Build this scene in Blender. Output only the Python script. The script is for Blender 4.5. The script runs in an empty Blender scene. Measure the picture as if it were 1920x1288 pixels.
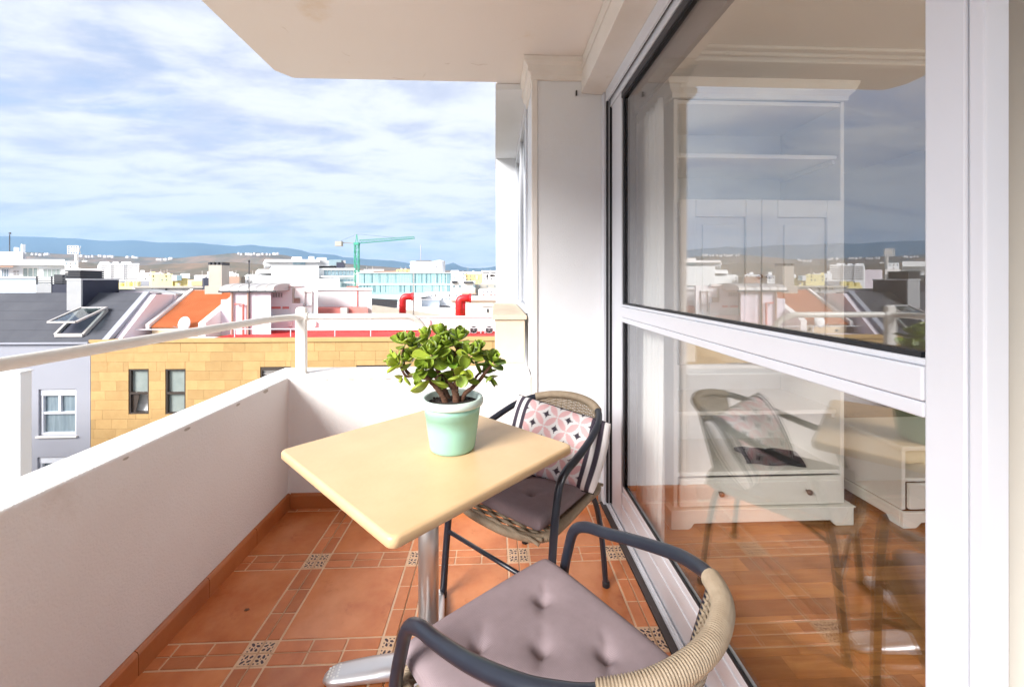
import bpy, bmesh, math, random
from mathutils import Vector, Matrix
random.seed(11)
S = bpy.context.scene
COL = S.collection
R = math.radians

# ------------------------------------------------------------------ camera
EYE = 1.30
cam_d = bpy.data.cameras.new('camera'); cam = bpy.data.objects.new('camera', cam_d); COL.objects.link(cam)
YAW = math.atan(32 / 760)
cam.location = (0, 0, EYE); cam.rotation_euler = (R(90), 0, -YAW)
cam_d.sensor_width = 36; cam_d.lens = 760 / 1920 * 36; cam_d.shift_y = -116 / 1920
cam_d.clip_start = 0.03; cam_d.clip_end = 60000
S.camera = cam

# ------------------------------------------------------------------ world, sun, exposure
SUN_EL, SUN_AZ = R(30), R(226)          # azimuth counted from +Y clockwise: behind the viewer and to the left
sun_dir = Vector((math.sin(SUN_AZ) * math.cos(SUN_EL), math.cos(SUN_AZ) * math.cos(SUN_EL), math.sin(SUN_EL)))
world = bpy.data.worlds.new('World'); S.world = world; world.use_nodes = True
wt = world.node_tree; wt.nodes.clear()
def wn(t, **k):
    n = wt.nodes.new(t)
    for a, b in k.items(): setattr(n, a, b)
    return n
def wl(a, b): wt.links.new(a, b)
def wmath(op, a, b=None, c=None, clamp=False):
    n = wn('ShaderNodeMath', operation=op, use_clamp=clamp)
    for i, v in enumerate((a, b, c)):
        if v is None: continue
        if isinstance(v, (int, float)): n.inputs[i].default_value = v
        else: wl(v, n.inputs[i])
    return n.outputs[0]
sky = wn('ShaderNodeTexSky', sky_type='NISHITA', sun_disc=False, sun_elevation=SUN_EL, sun_rotation=SUN_AZ, altitude=50, air_density=1.0, dust_density=0.6, ozone_density=1.6)
tc = wn('ShaderNodeTexCoord'); sx = wn('ShaderNodeSeparateXYZ'); wl(tc.outputs['Generated'], sx.inputs[0])
zz = wmath('MAXIMUM', sx.outputs[2], 0.0)
den = wmath('ADD', zz, 0.15)
cx_ = wn('ShaderNodeCombineXYZ'); wl(wmath('DIVIDE', sx.outputs[0], den), cx_.inputs[0]); wl(wmath('DIVIDE', sx.outputs[1], den), cx_.inputs[1])
def cloud_noise(scale, rot, stretch, detail, rough, loc=(0, 0, 0), dist=0.0):
    m = wn('ShaderNodeMapping'); m.inputs['Rotation'].default_value = (0, 0, R(rot)); m.inputs['Scale'].default_value = stretch; m.inputs['Location'].default_value = loc
    wl(cx_.outputs[0], m.inputs[0])
    n = wn('ShaderNodeTexNoise'); n.inputs['Scale'].default_value = scale; n.inputs['Detail'].default_value = detail; n.inputs['Roughness'].default_value = rough; n.inputs['Distortion'].default_value = dist
    wl(m.outputs[0], n.inputs['Vector']); return n.outputs[0]
n1 = cloud_noise(0.85, -28, (0.85, 1.35, 1), 8, 0.60, (3.1, 1.7, 0), 0.25)
n2 = cloud_noise(2.6, -24, (0.75, 1.35, 1), 8, 0.62, (0.4, 5.2, 0), 0.2)
n3 = cloud_noise(0.42, 15, (1, 1, 1), 3, 0.5, (7.7, 2.2, 0))
def wramp(v, lo, hi, t0=0.0, t1=1.0):
    n = wn('ShaderNodeMapRange', interpolation_type='SMOOTHSTEP'); wl(v, n.inputs[0])
    for i, q in zip((1, 2, 3, 4), (lo, hi, t0, t1)): n.inputs[i].default_value = q
    return n.outputs[0]
cover = wramp(wmath('ADD', wmath('MULTIPLY', n1, 0.65), wmath('ADD', wmath('MULTIPLY', n2, 0.2), wmath('MULTIPLY', n3, 0.15))), 0.31, 0.46, 0.35, 1.0)
shade = wramp(wmath('ADD', wmath('MULTIPLY', n2, 0.62), wmath('MULTIPLY', n1, 0.38)), 0.38, 0.57)
ccol = wn('ShaderNodeMixRGB'); wl(shade, ccol.inputs[0]); ccol.inputs[1].default_value = (2.2, 2.33, 2.85, 1); ccol.inputs[2].default_value = (3.3, 3.35, 3.5, 1)
skyb = wn('ShaderNodeMixRGB', blend_type='MULTIPLY'); skyb.inputs[0].default_value = 1.0; wl(sky.outputs[0], skyb.inputs[1]); skyb.inputs[2].default_value = (0.62, 0.70, 0.80, 1)
smix = wn('ShaderNodeMixRGB'); wl(cover, smix.inputs[0]); wl(skyb.outputs[0], smix.inputs[1]); wl(ccol.outputs[0], smix.inputs[2])
bgn = wn('ShaderNodeBackground'); bgn.inputs[1].default_value = 0.10; wl(smix.outputs[0], bgn.inputs[0])
wo = wn('ShaderNodeOutputWorld'); wl(bgn.outputs[0], wo.inputs[0])

sl = bpy.data.lights.new('sun', 'SUN'); sl.energy = 3.2; sl.angle = R(28); sl.color = (1.0, 0.98, 0.95)
so = bpy.data.objects.new('sun', sl); COL.objects.link(so); so.location = (-20, -20, 30)
so.rotation_euler = (-sun_dir).to_track_quat('-Z', 'Y').to_euler()

S.view_settings.view_transform = 'Standard'; S.view_settings.look = 'None'; S.view_settings.gamma = 1; S.view_settings.exposure = 1.68
S.view_settings.use_curve_mapping = False
S.render.engine = 'CYCLES'
cy = S.cycles; cy.use_denoising = True; cy.max_bounces = 8; cy.diffuse_bounces = 5; cy.glossy_bounces = 4; cy.transmission_bounces = 4; cy.transparent_max_bounces = 12
cy.caustics_reflective = False; cy.caustics_refractive = False; cy.sample_clamp_indirect = 6.0; cy.volume_bounces = 0; cy.use_adaptive_sampling = True; cy.adaptive_threshold = 0.03

# ------------------------------------------------------------------ helpers: pixels of a known plane to metres
def W(x, y, X=None, Y=None, Z=None):
    u = (x - 960) / 760; v = (528 - y) / 760
    d = Vector((math.sin(YAW) + math.cos(YAW) * u, math.cos(YAW) - math.sin(YAW) * u, v))
    t = X / d.x if X is not None else Y / d.y if Y is not None else (Z - EYE) / d.z
    return Vector((d.x * t, d.y * t, EYE + d.z * t))

# ------------------------------------------------------------------ helpers: materials
MATS = {}
def mat(name, col, rough=0.6, metal=0.0, spec=0.5, var=None, vscale=6.0, vdetail=5, bump=0.0, bscale=60.0, rand=0.0, coat=0.0, wear=None, stretch=None, sss=0.0):
    """Principled material: base colour, an uneven second colour (noise), fine relief and a slight shift from piece to piece."""
    m = bpy.data.materials.new(name); m.use_nodes = True; nt = m.node_tree; N = nt.nodes; L = nt.links
    p = N['Principled BSDF']; p.inputs['Roughness'].default_value = rough; p.inputs['Metallic'].default_value = metal
    p.inputs['Specular IOR Level'].default_value = spec; p.inputs['Base Color'].default_value = (*col, 1)
    if coat: p.inputs['Coat Weight'].default_value = coat; p.inputs['Coat Roughness'].default_value = 0.15
    t = N.new('ShaderNodeTexCoord'); vec = t.outputs['Object']
    if stretch:
        mp = N.new('ShaderNodeMapping'); mp.inputs['Scale'].default_value = stretch; L.new(vec, mp.inputs[0]); vec = mp.outputs[0]
    cur = None
    if var:
        if rand:
            oi = N.new('ShaderNodeObjectInfo'); ad = N.new('ShaderNodeVectorMath'); ad.operation = 'ADD'
            ml = N.new('ShaderNodeMath'); ml.operation = 'MULTIPLY'; ml.inputs[1].default_value = 37.0; L.new(oi.outputs['Random'], ml.inputs[0])
            L.new(vec, ad.inputs[0]); L.new(ml.outputs[0], ad.inputs[1]); nv = ad.outputs[0]
        else: nv = vec
        n = N.new('ShaderNodeTexNoise'); n.inputs['Scale'].default_value = vscale; n.inputs['Detail'].default_value = vdetail; n.inputs['Roughness'].default_value = 0.6
        L.new(nv, n.inputs['Vector'])
        rp = N.new('ShaderNodeMapRange'); rp.inputs[1].default_value = 0.32; rp.inputs[2].default_value = 0.68; L.new(n.outputs[0], rp.inputs[0])
        mx = N.new('ShaderNodeMixRGB'); mx.inputs[1].default_value = (*col, 1); mx.inputs[2].default_value = (*var, 1); L.new(rp.outputs[0], mx.inputs[0]); cur = mx.outputs[0]
    if wear:                                   # (colour, scale, threshold): stains with their own outline
        wc, ws, wth = wear
        n = N.new('ShaderNodeTexNoise'); n.inputs['Scale'].default_value = ws; n.inputs['Detail'].default_value = 8; n.inputs['Roughness'].default_value = 0.65; L.new(vec, n.inputs['Vector'])
        rp = N.new('ShaderNodeMapRange'); rp.inputs[1].default_value = wth; rp.inputs[2].default_value = wth + 0.14; rp.inputs[4].default_value = 0.75; L.new(n.outputs[0], rp.inputs[0])
        mx = N.new('ShaderNodeMixRGB'); L.new(rp.outputs[0], mx.inputs[0]); mx.inputs[2].default_value = (*wc, 1)
        if cur is None: mx.inputs[1].default_value = (*col, 1)
        else: L.new(cur, mx.inputs[1])
        cur = mx.outputs[0]
    if rand:
        oi = N.new('ShaderNodeObjectInfo'); rp = N.new('ShaderNodeMapRange'); rp.inputs[3].default_value = 1 - rand; rp.inputs[4].default_value = 1 + rand; L.new(oi.outputs['Random'], rp.inputs[0])
        hs = N.new('ShaderNodeHueSaturation'); L.new(rp.outputs[0], hs.inputs['Value'])
        if cur is None: hs.inputs['Color'].default_value = (*col, 1)
        else: L.new(cur, hs.inputs['Color'])
        cur = hs.outputs[0]
    if cur is not None: L.new(cur, p.inputs['Base Color'])
    if bump:
        n = N.new('ShaderNodeTexNoise'); n.inputs['Scale'].default_value = bscale; n.inputs['Detail'].default_value = 4; L.new(vec, n.inputs['Vector'])
        b = N.new('ShaderNodeBump'); b.inputs['Strength'].default_value = bump; b.inputs['Distance'].default_value = 0.01; L.new(n.outputs[0], b.inputs['Height']); L.new(b.outputs[0], p.inputs['Normal'])
    MATS[name] = m; return m
def glass_mat(name, f0, tint=(0.93, 0.95, 0.94), rough=0.0):
    m = bpy.data.materials.new(name); m.use_nodes = True; nt = m.node_tree; N = nt.nodes; L = nt.links; N.clear()
    g = N.new('ShaderNodeNewGeometry'); d = N.new('ShaderNodeVectorMath'); d.operation = 'DOT_PRODUCT'; L.new(g.outputs['Normal'], d.inputs[0]); L.new(g.outputs['Incoming'], d.inputs[1])
    def mm(op, a, b):
        n = N.new('ShaderNodeMath'); n.operation = op
        for i, v in enumerate((a, b)):
            if v is None: continue
            if isinstance(v, (int, float)): n.inputs[i].default_value = v
            else: L.new(v, n.inputs[i])
        return n.outputs[0]
    c = mm('ABSOLUTE', d.outputs['Value'], None)
    fr = mm('ADD', mm('MULTIPLY', mm('POWER', mm('SUBTRACT', 1.0, c), 5.0), 1 - f0), f0)
    tr = N.new('ShaderNodeBsdfTransparent'); tr.inputs[0].default_value = (*tint, 1)
    gl = N.new('ShaderNodeBsdfGlossy'); gl.inputs['Roughness'].default_value = rough; gl.inputs[0].default_value = (0.96, 0.97, 1, 1)
    mx = N.new('ShaderNodeMixShader'); L.new(fr, mx.inputs[0]); L.new(tr.outputs[0], mx.inputs[1]); L.new(gl.outputs[0], mx.inputs[2])
    o = N.new('ShaderNodeOutputMaterial'); L.new(mx.outputs[0], o.inputs[0]); MATS[name] = m; return m
def attr_mat(name, attr, rough=0.85, bump=0.15, bscale=700):
    m = mat(name, (1, 1, 1), rough, bump=bump, bscale=bscale, spec=0.2)
    nt = m.node_tree; a = nt.nodes.new('ShaderNodeVertexColor'); a.layer_name = attr; nt.links.new(a.outputs[0], nt.nodes['Principled BSDF'].inputs['Base Color']); return m
def rib_bump(name, scale, strength, rot=0.0):
    """adds fine woven ribs to a cloth material"""
    m = MATS[name]; N = m.node_tree.nodes; L = m.node_tree.links
    t = N.new('ShaderNodeTexCoord'); mp = N.new('ShaderNodeMapping'); mp.inputs['Rotation'].default_value = (0, 0, rot); L.new(t.outputs['Object'], mp.inputs[0])
    w = N.new('ShaderNodeTexWave'); w.inputs['Scale'].default_value = scale; w.inputs['Distortion'].default_value = 0.6; L.new(mp.outputs[0], w.inputs['Vector'])
    b = N.new('ShaderNodeBump'); b.inputs['Strength'].default_value = strength; b.inputs['Distance'].default_value = 0.004; L.new(w.outputs['Fac'], b.inputs['Height']); L.new(b.outputs[0], N['Principled BSDF'].inputs['Normal'])

mat('white_render', (0.79, 0.765, 0.75), 0.85, spec=0.2, var=(0.75, 0.72, 0.70), vscale=2.2, bump=0.3, bscale=140, wear=((0.66, 0.60, 0.56), 3.1, 0.62))
mat('white_wall', (0.76, 0.77, 0.79), 0.8, spec=0.2, var=(0.73, 0.735, 0.75), vscale=1.6, bump=0.18, bscale=200)
mat('cream_ceiling', (0.87, 0.81, 0.77), 0.9, spec=0.1, var=(0.855, 0.79, 0.745), vscale=1.3, bump=0.12, bscale=220, wear=((0.72, 0.57, 0.40), 1.5, 0.62))
mat('cream_trim', (0.80, 0.755, 0.71), 0.7, spec=0.3, var=(0.75, 0.70, 0.65), vscale=4, bump=0.1, bscale=90, wear=((0.62, 0.52, 0.40), 6, 0.66))
mat('cream_trim_dark', (0.50, 0.40, 0.30), 0.8)
mat('beige_sill', (0.66, 0.55, 0.42), 0.8, spec=0.2, var=(0.60, 0.49, 0.37), vscale=5, bump=0.2, bscale=150)
mat('rail_paint', (0.70, 0.67, 0.62), 0.35, spec=0.5, var=(0.77, 0.74, 0.69), vscale=9, wear=((0.55, 0.46, 0.33), 14, 0.70))
mat('aluminium_white', (0.68, 0.695, 0.745), 0.32, spec=0.5, var=(0.655, 0.67, 0.72), vscale=3)
mat('rubber', (0.012, 0.013, 0.016), 0.5, spec=0.4)
mat('dark_strip', (0.055, 0.040, 0.038), 0.45, spec=0.4)
mat('grout', (0.72, 0.45, 0.26), 0.75, spec=0.2, var=(0.64, 0.38, 0.21), vscale=12)
mat('terracotta', (0.44, 0.118, 0.030), 0.22, spec=0.5, var=(0.62, 0.235, 0.090), vscale=5.0, vdetail=8, bump=0.16, bscale=16, rand=0.13, wear=((0.34, 0.078, 0.020), 8, 0.585))
mat('terracotta_light', (0.58, 0.205, 0.078), 0.32, spec=0.45, var=(0.48, 0.145, 0.048), vscale=14, bump=0.12, bscale=60, rand=0.14)
mat('tile_cream', (0.72, 0.50, 0.33), 0.45, spec=0.4, var=(0.66, 0.44, 0.28), vscale=30)
mat('motif_dark', (0.050, 0.022, 0.035), 0.45, spec=0.4)
mat('skirting', (0.38, 0.110, 0.030), 0.30, spec=0.45, var=(0.46, 0.155, 0.050), vscale=5, bump=0.08, bscale=30, rand=0.06)
glass_mat('door_glass', 0.165, (0.97, 0.975, 0.97))
glass_mat('window_glass', 0.10, (0.62, 0.68, 0.68))
mat('table_laminate', (0.66, 0.455, 0.255), 0.33, spec=0.45, var=(0.61, 0.415, 0.225), vscale=9, vdetail=9, bump=0.04, bscale=90)
mat('steel_brushed', (0.56, 0.53, 0.51), 0.34, metal=0.9, var=(0.50, 0.47, 0.45), vscale=20, stretch=(1, 1, 0.1))
mat('cast_aluminium', (0.64, 0.64, 0.66), 0.40, metal=0.8, bump=0.05, bscale=150)
mat('tube_paint', (0.013, 0.015, 0.024), 0.30, spec=0.5, var=(0.017, 0.020, 0.030), vscale=25)
mat('rattan', (0.345, 0.27, 0.19), 0.55, spec=0.35, var=(0.27, 0.205, 0.14), vscale=45, bump=0.2, bscale=300)
mat('mauve_cloth', (0.275, 0.216, 0.230), 0.92, spec=0.1, var=(0.25, 0.195, 0.208), vscale=30); rib_bump('mauve_cloth', 120, 0.22)
attr_mat('pillow_print', 'print')
mat('black_piping', (0.02, 0.018, 0.024), 0.8)
mat('mint_plastic', (0.31, 0.565, 0.455), 0.42, spec=0.45, var=(0.30, 0.55, 0.44), vscale=4)
mat('pale_mint', (0.58, 0.70, 0.64), 0.42, spec=0.45)
mat('soil', (0.035, 0.024, 0.018), 0.95, var=(0.015, 0.010, 0.008), vscale=60, bump=0.8, bscale=80)
mat('plant_bark', (0.165, 0.085, 0.055), 0.85, spec=0.2, var=(0.095, 0.045, 0.028), vscale=60, bump=0.5, bscale=120, stretch=(1, 1, 2))
mat('jade_leaf', (0.150, 0.235, 0.022), 0.30, spec=0.45, var=(0.235, 0.315, 0.035), vscale=18, rand=0.30)
mat('jade_leaf_yellow', (0.32, 0.36, 0.045), 0.34, spec=0.45, var=(0.22, 0.31, 0.03), vscale=22, rand=0.22)
mat('jade_leaf_dark', (0.075, 0.150, 0.014), 0.32, spec=0.45, var=(0.12, 0.20, 0.02), vscale=22, rand=0.25)
# room
mat('room_paint', (0.80, 0.77, 0.70), 0.85, spec=0.2)
mat('furniture_white', (0.82, 0.80, 0.735), 0.38, spec=0.45, var=(0.78, 0.745, 0.66), vscale=3)
mat('curtain_cloth', (0.84, 0.83, 0.80), 0.9, spec=0.1, bump=0.1, bscale=500)
mat('curtain_grey', (0.62, 0.62, 0.60), 0.9, spec=0.1, bump=0.1, bscale=500)
mat('parquet', (0.25, 0.098, 0.026), 0.24, spec=0.45, var=(0.38, 0.175, 0.052), vscale=7, stretch=(0.6, 7, 1), rand=0.42)
mat('parquet_gap', (0.10, 0.04, 0.015), 0.7)
mat('knob_brown', (0.16, 0.085, 0.05), 0.35, spec=0.5)
mat('black_cloth', (0.018, 0.016, 0.016), 0.6, spec=0.4, bump=0.3, bscale=40)
mat('cream_cloth', (0.72, 0.63, 0.46), 0.9, spec=0.1, bump=0.2, bscale=200)
# town
mat('town_white', (0.82, 0.82, 0.82), 0.85, spec=0.15, var=(0.78, 0.77, 0.77), vscale=0.35, bump=0.1, bscale=6)
mat('town_white_warm', (0.80, 0.765, 0.745), 0.85, spec=0.15, var=(0.76, 0.71, 0.68), vscale=0.5, wear=((0.62, 0.52, 0.45), 0.9, 0.66))
mat('lilac_grey', (0.33, 0.335, 0.38), 0.85, spec=0.15, var=(0.35, 0.355, 0.40), vscale=0.5)
mat('roof_black', (0.060, 0.062, 0.076), 0.75, spec=0.3, var=(0.082, 0.084, 0.098), vscale=0.8, bump=0.4, bscale=22)
mat('flue_grey', (0.36, 0.36, 0.37), 0.6, spec=0.3, var=(0.42, 0.42, 0.42), vscale=2)
mat('dark_navy', (0.030, 0.033, 0.055), 0.6, spec=0.3, var=(0.040, 0.042, 0.065), vscale=1)
mat('pink_render', (0.74, 0.66, 0.70), 0.85, spec=0.15, var=(0.70, 0.615, 0.655), vscale=0.6)
mat('lilac_render', (0.73, 0.67, 0.74), 0.85, spec=0.15, var=(0.69, 0.63, 0.69), vscale=0.6, wear=((0.60, 0.45, 0.38), 1.0, 0.66))
mat('yellow_stone', (0.44, 0.275, 0.115), 0.8, spec=0.2, var=(0.50, 0.325, 0.142), vscale=2.2, vdetail=8, bump=0.3, bscale=12, rand=0.13, wear=((0.40, 0.22, 0.075), 1.3, 0.64))
mat('stone_joint', (0.44, 0.26, 0.09), 0.9)
mat('orange_roof', (0.52, 0.150, 0.055), 0.75, spec=0.2, var=(0.60, 0.21, 0.085), vscale=1.5, bump=0.2, bscale=20)
mat('cream_wall', (0.76, 0.62, 0.42), 0.85, spec=0.15, var=(0.72, 0.56, 0.38), vscale=1.2)
mat('red_floor', (0.60, 0.035, 0.035), 0.7, spec=0.2, var=(0.66, 0.07, 0.06), vscale=0.8)
mat('red_duct', (0.64, 0.022, 0.028), 0.4, spec=0.5)
mat('faded_red', (0.66, 0.22, 0.19), 0.8, spec=0.2)
mat('zinc', (0.42, 0.41, 0.42), 0.55, spec=0.4, metal=0.2, var=(0.52, 0.47, 0.43), vscale=1.5)
mat('concrete', (0.48, 0.44, 0.38), 0.9, spec=0.15, var=(0.42, 0.385, 0.335), vscale=1.5, bump=0.2, bscale=12)
mat('teal_glass', (0.50, 0.70, 0.70), 0.25, spec=0.5, var=(0.56, 0.75, 0.74), vscale=0.15)
mat('teal_slot', (0.16, 0.27, 0.31), 0.25, spec=0.5)
mat('office_glass', (0.15, 0.22, 0.26), 0.15, spec=0.6, var=(0.28, 0.36, 0.38), vscale=0.4)
mat('pane_blue', (0.16, 0.21, 0.245), 0.12, spec=0.6, var=(0.25, 0.31, 0.34), vscale=2.5, stretch=(4, 1, 0.4))
mat('pane_grey', (0.25, 0.29, 0.275), 0.10, spec=0.6, var=(0.34, 0.38, 0.355), vscale=1.2)
mat('blind_white', (0.80, 0.80, 0.78), 0.6)
mat('brown_frame', (0.055, 0.040, 0.032), 0.45)
mat('pale_blue_wall', (0.60, 0.68, 0.77), 0.8)
mat('town_yellow', (0.80, 0.70, 0.34), 0.85, var=(0.76, 0.65, 0.30), vscale=0.4)
mat('town_ochre', (0.76, 0.55, 0.26), 0.85, var=(0.70, 0.50, 0.23), vscale=0.4)
mat('town_brown', (0.42, 0.27, 0.21), 0.85)
mat('dark_metal', (0.045, 0.045, 0.052), 0.5, spec=0.4)
mat('crane_green', (0.05, 0.36, 0.24), 0.5)
mat('pale_metal', (0.62, 0.62, 0.64), 0.5, spec=0.4)
mat('asphalt', (0.05, 0.05, 0.052), 0.9, var=(0.065, 0.064, 0.062), vscale=0.3)
mat('town_ground', (0.42, 0.40, 0.37), 0.95, var=(0.30, 0.29, 0.25), vscale=0.004, vdetail=8)
mat('hill_earth', (0.27, 0.175, 0.115), 0.95, spec=0.05, var=(0.085, 0.09, 0.055), vscale=0.0065, vdetail=10, wear=((0.40, 0.32, 0.25), 0.013, 0.60))
mat('mountain', (0.055, 0.085, 0.105), 0.95, spec=0.05, var=(0.075, 0.100, 0.105), vscale=0.0012, vdetail=6)  # distance haze partly painted in as a bluish base colour

# ------------------------------------------------------------------ helpers: meshes and objects
class MB:
    def __init__(s): s.v = []; s.f = []; s.m = []
    def quad(s, a, b, c, d, mi=0):
        n = len(s.v); s.v += [tuple(a), tuple(b), tuple(c), tuple(d)]; s.f.append((n, n + 1, n + 2, n + 3)); s.m.append(mi); return s
    def poly(s, pts, mi=0):
        n = len(s.v); s.v += [tuple(p) for p in pts]; s.f.append(tuple(range(n, n + len(pts)))); s.m.append(mi); return s
    def box(s, x0, x1, y0, y1, z0, z1, mi=0):
        n = len(s.v); s.v += [(x0, y0, z0), (x1, y0, z0), (x1, y1, z0), (x0, y1, z0), (x0, y0, z1), (x1, y0, z1), (x1, y1, z1), (x0, y1, z1)]
        for f in ((0, 3, 2, 1), (4, 5, 6, 7), (0, 1, 5, 4), (1, 2, 6, 5), (2, 3, 7, 6), (3, 0, 4, 7)): s.f.append(tuple(n + i for i in f)); s.m.append(mi)
        return s
    def prism(s, pts, d, mi=0):
        """closed outline pts (3D, coplanar) pushed along the vector d"""
        n = len(s.v); k = len(pts); d = Vector(d)
        s.v += [tuple(Vector(p)) for p in pts] + [tuple(Vector(p) + d) for p in pts]
        s.f.append(tuple(range(n + k - 1, n - 1, -1))); s.f.append(tuple(range(n + k, n + 2 * k))); s.m += [mi, mi]
        for i in range(k):
            j = (i + 1) % k; s.f.append((n + i, n + j, n + k + j, n + k + i)); s.m.append(mi)
        return s
    def bar(s, a, b, w, h=None, mi=0):
        """square bar between two points"""
        a = Vector(a); b = Vector(b); h = h or w; d = (b - a).normalized(); up = Vector((0, 0, 1)) if abs(d.z) < 0.95 else Vector((0, 1, 0))
        r = d.cross(up).normalized() * w / 2; u = r.cross(d).normalized() * h / 2
        return s.prism([a - r - u, a + r - u, a + r + u, a - r + u], b - a, mi)
    def tube(s, path, rad, seg=12, closed=False, mi=0, cap=True):
        """swept tube; rad is a number or a function of (index, fraction)"""
        P = [Vector(p) for p in path]; n0 = len(s.v); k = len(P); prev = None
        for i, p in enumerate(P):
            if closed: d = (P[(i + 1) % k] - P[i - 1])
            else: d = P[min(i + 1, k - 1)] - P[max(i - 1, 0)]
            d = d.normalized()
            if prev is None:
                up = Vector((0, 0, 1)) if abs(d.z) < 0.9 else Vector((1, 0, 0)); r = d.cross(up).normalized()
            else: r = (prev - d * prev.dot(d)).normalized()
            prev = r; u = d.cross(r); q = rad(i, i / max(1, k - 1)) if callable(rad) else rad
            for j in range(seg):
                a = 2 * math.pi * j / seg; s.v.append(tuple(p + (r * math.cos(a) + u * math.sin(a)) * q))
        for i in range(k if closed else k - 1):
            for j in range(seg):
                a = n0 + i * seg + j; b = n0 + i * seg + (j + 1) % seg; i2 = (i + 1) % k
                s.f.append((a, b, n0 + i2 * seg + (j + 1) % seg, n0 + i2 * seg + j)); s.m.append(mi)
        if cap and not closed:
            s.f.append(tuple(n0 + j for j in range(seg - 1, -1, -1))); s.f.append(tuple(n0 + (k - 1) * seg + j for j in range(seg))); s.m += [mi, mi]
        return s
    def lathe(s, prof, c=(0, 0, 0), seg=32, mi=0):
        """profile [(r, z)] turned round a vertical axis at c"""
        n0 = len(s.v); k = len(prof)
        for r, z in prof:
            for j in range(seg):
                a = 2 * math.pi * j / seg; s.v.append((c[0] + r * math.cos(a), c[1] + r * math.sin(a), c[2] + z))
        for i in range(k - 1):
            for j in range(seg):
                j2 = (j + 1) % seg; s.f.append((n0 + i * seg + j, n0 + i * seg + j2, n0 + (i + 1) * seg + j2, n0 + (i + 1) * seg + j)); s.m.append(mi)
        if prof[0][0] > 1e-6: s.f.append(tuple(n0 + j for j in range(seg - 1, -1, -1))); s.m.append(mi)
        if prof[-1][0] > 1e-6: s.f.append(tuple(n0 + (k - 1) * seg + j for j in range(seg))); s.m.append(mi)
        return s
    def grid(s, fn, nu, nv, mi=0):
        n0 = len(s.v)
        for j in range(nv + 1):
            for i in range(nu + 1): s.v.append(tuple(fn(i / nu, j / nv)))
        for j in range(nv):
            for i in range(nu):
                a = n0 + j * (nu + 1) + i; s.f.append((a, a + 1, a + nu + 2, a + nu + 1)); s.m.append(mi)
        return s
    def build(s, name, mats, parent=None, smooth=False, bevel=0.0, seg=2):
        me = bpy.data.meshes.new(name); me.from_pydata(s.v, [], s.f)
        mats = mats if isinstance(mats, (list, tuple)) else [mats]
        for m in mats: me.materials.append(MATS[m])
        if len(mats) > 1: me.polygons.foreach_set('material_index', s.m)
        if smooth: me.polygons.foreach_set('use_smooth', [True] * len(me.polygons))
        me.update()
        o = bpy.data.objects.new(name, me); COL.objects.link(o)
        if parent is not None: o.parent = parent
        if bevel:
            b = o.modifiers.new('bevel', 'BEVEL'); b.width = bevel; b.segments = seg; b.limit_method = 'ANGLE'; b.angle_limit = R(40); b.harden_normals = False
        return o
def fix_normals(o):
    bm = bmesh.new(); bm.from_mesh(o.data); bmesh.ops.recalc_face_normals(bm, faces=bm.faces); bm.to_mesh(o.data); bm.free(); return o
def tag(o, label=None, cat=None, group=None, kind=None):
    if label: o['label'] = label
    if cat: o['category'] = cat
    if group: o['group'] = group
    if kind: o['kind'] = kind
    return o
def empty(name, loc=(0, 0, 0), rz=0.0):
    o = bpy.data.objects.new(name, None); COL.objects.link(o); o.location = loc; o.rotation_euler = (0, 0, rz); return o
def copy_tree(o, parent=None):
    c = o.copy(); COL.objects.link(c); c.parent = parent
    for ch in list(o.children): copy_tree(ch, c)
    return c
def share(src, loc, parent, scale=None, rot=None):
    c = src.copy(); COL.objects.link(c); c.parent = parent; c.location = loc
    if scale: c.scale = scale
    if rot is not None: c.rotation_euler = rot
    return c
def catmull(pts, n=8, closed=False):
    P = [Vector(p) for p in pts]; out = []; k = len(P)
    for i in range(k if closed else k - 1):
        if closed: a, b, c, d = P[i - 1], P[i], P[(i + 1) % k], P[(i + 2) % k]
        else: a, b, c, d = P[max(i - 1, 0)], P[i], P[i + 1], P[min(i + 2, k - 1)]
        for j in range(n):
            t = j / n; out.append(0.5 * ((2 * b) + (c - a) * t + (2 * a - 5 * b + 4 * c - d) * t * t + (3 * b - a - 3 * c + d) * t ** 3))
    if not closed: out.append(P[-1])
    return out
def resample(path, step):
    P = [Vector(p) for p in path]; out = [P[0].copy()]; acc = 0.0
    for a, b in zip(P, P[1:]):
        L = (b - a).length; pos = step - acc
        while pos <= L: out.append(a + (b - a) * (pos / L)); pos += step
        acc = L - (pos - step)
    return out
# ================================================================== the balcony
WX0, WY1 = -1.19, 2.388            # inner faces of the left and the far parapet
PZ = 0.746                         # top of the parapet
YB = -2.2                          # the balcony runs on behind the viewer to here
DX = 0.617                         # edge of the floor at the door sill

fl = MB().box(-1.355, DX + 0.03, YB, WY1 + 0.29, -0.28, -0.0085).build('balcony_floor', 'grout'); tag(fl, kind='structure')
TM = 0.471; TX0 = -0.83 - TM; TY0 = 1.455 - 3 * TM
CACHE = {}
def slab(name, w, d, t, m, bev=0.0015):
    key = (name, round(w, 3), round(d, 3), m)
    if key not in CACHE:
        mb = MB(); x, y = w / 2, d / 2; e = min(bev, w / 4, d / 4)
        for z, q in ((0, 0), (t - e, 0), (t, e)): mb.v += [(-x + q, -y + q, z), (x - q, -y + q, z), (x - q, y - q, z), (-x + q, y - q, z)]
        for i in range(2):
            for j in range(4): mb.f.append((i * 4 + j, i * 4 + (j + 1) % 4, i * 4 + 4 + (j + 1) % 4, i * 4 + 4 + j)); mb.m.append(0)
        mb.f.append((8, 9, 10, 11)); mb.m.append(0)
        o = mb.build(name, m); CACHE[key] = o.data; bpy.data.objects.remove(o)
    return CACHE[key]
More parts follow.
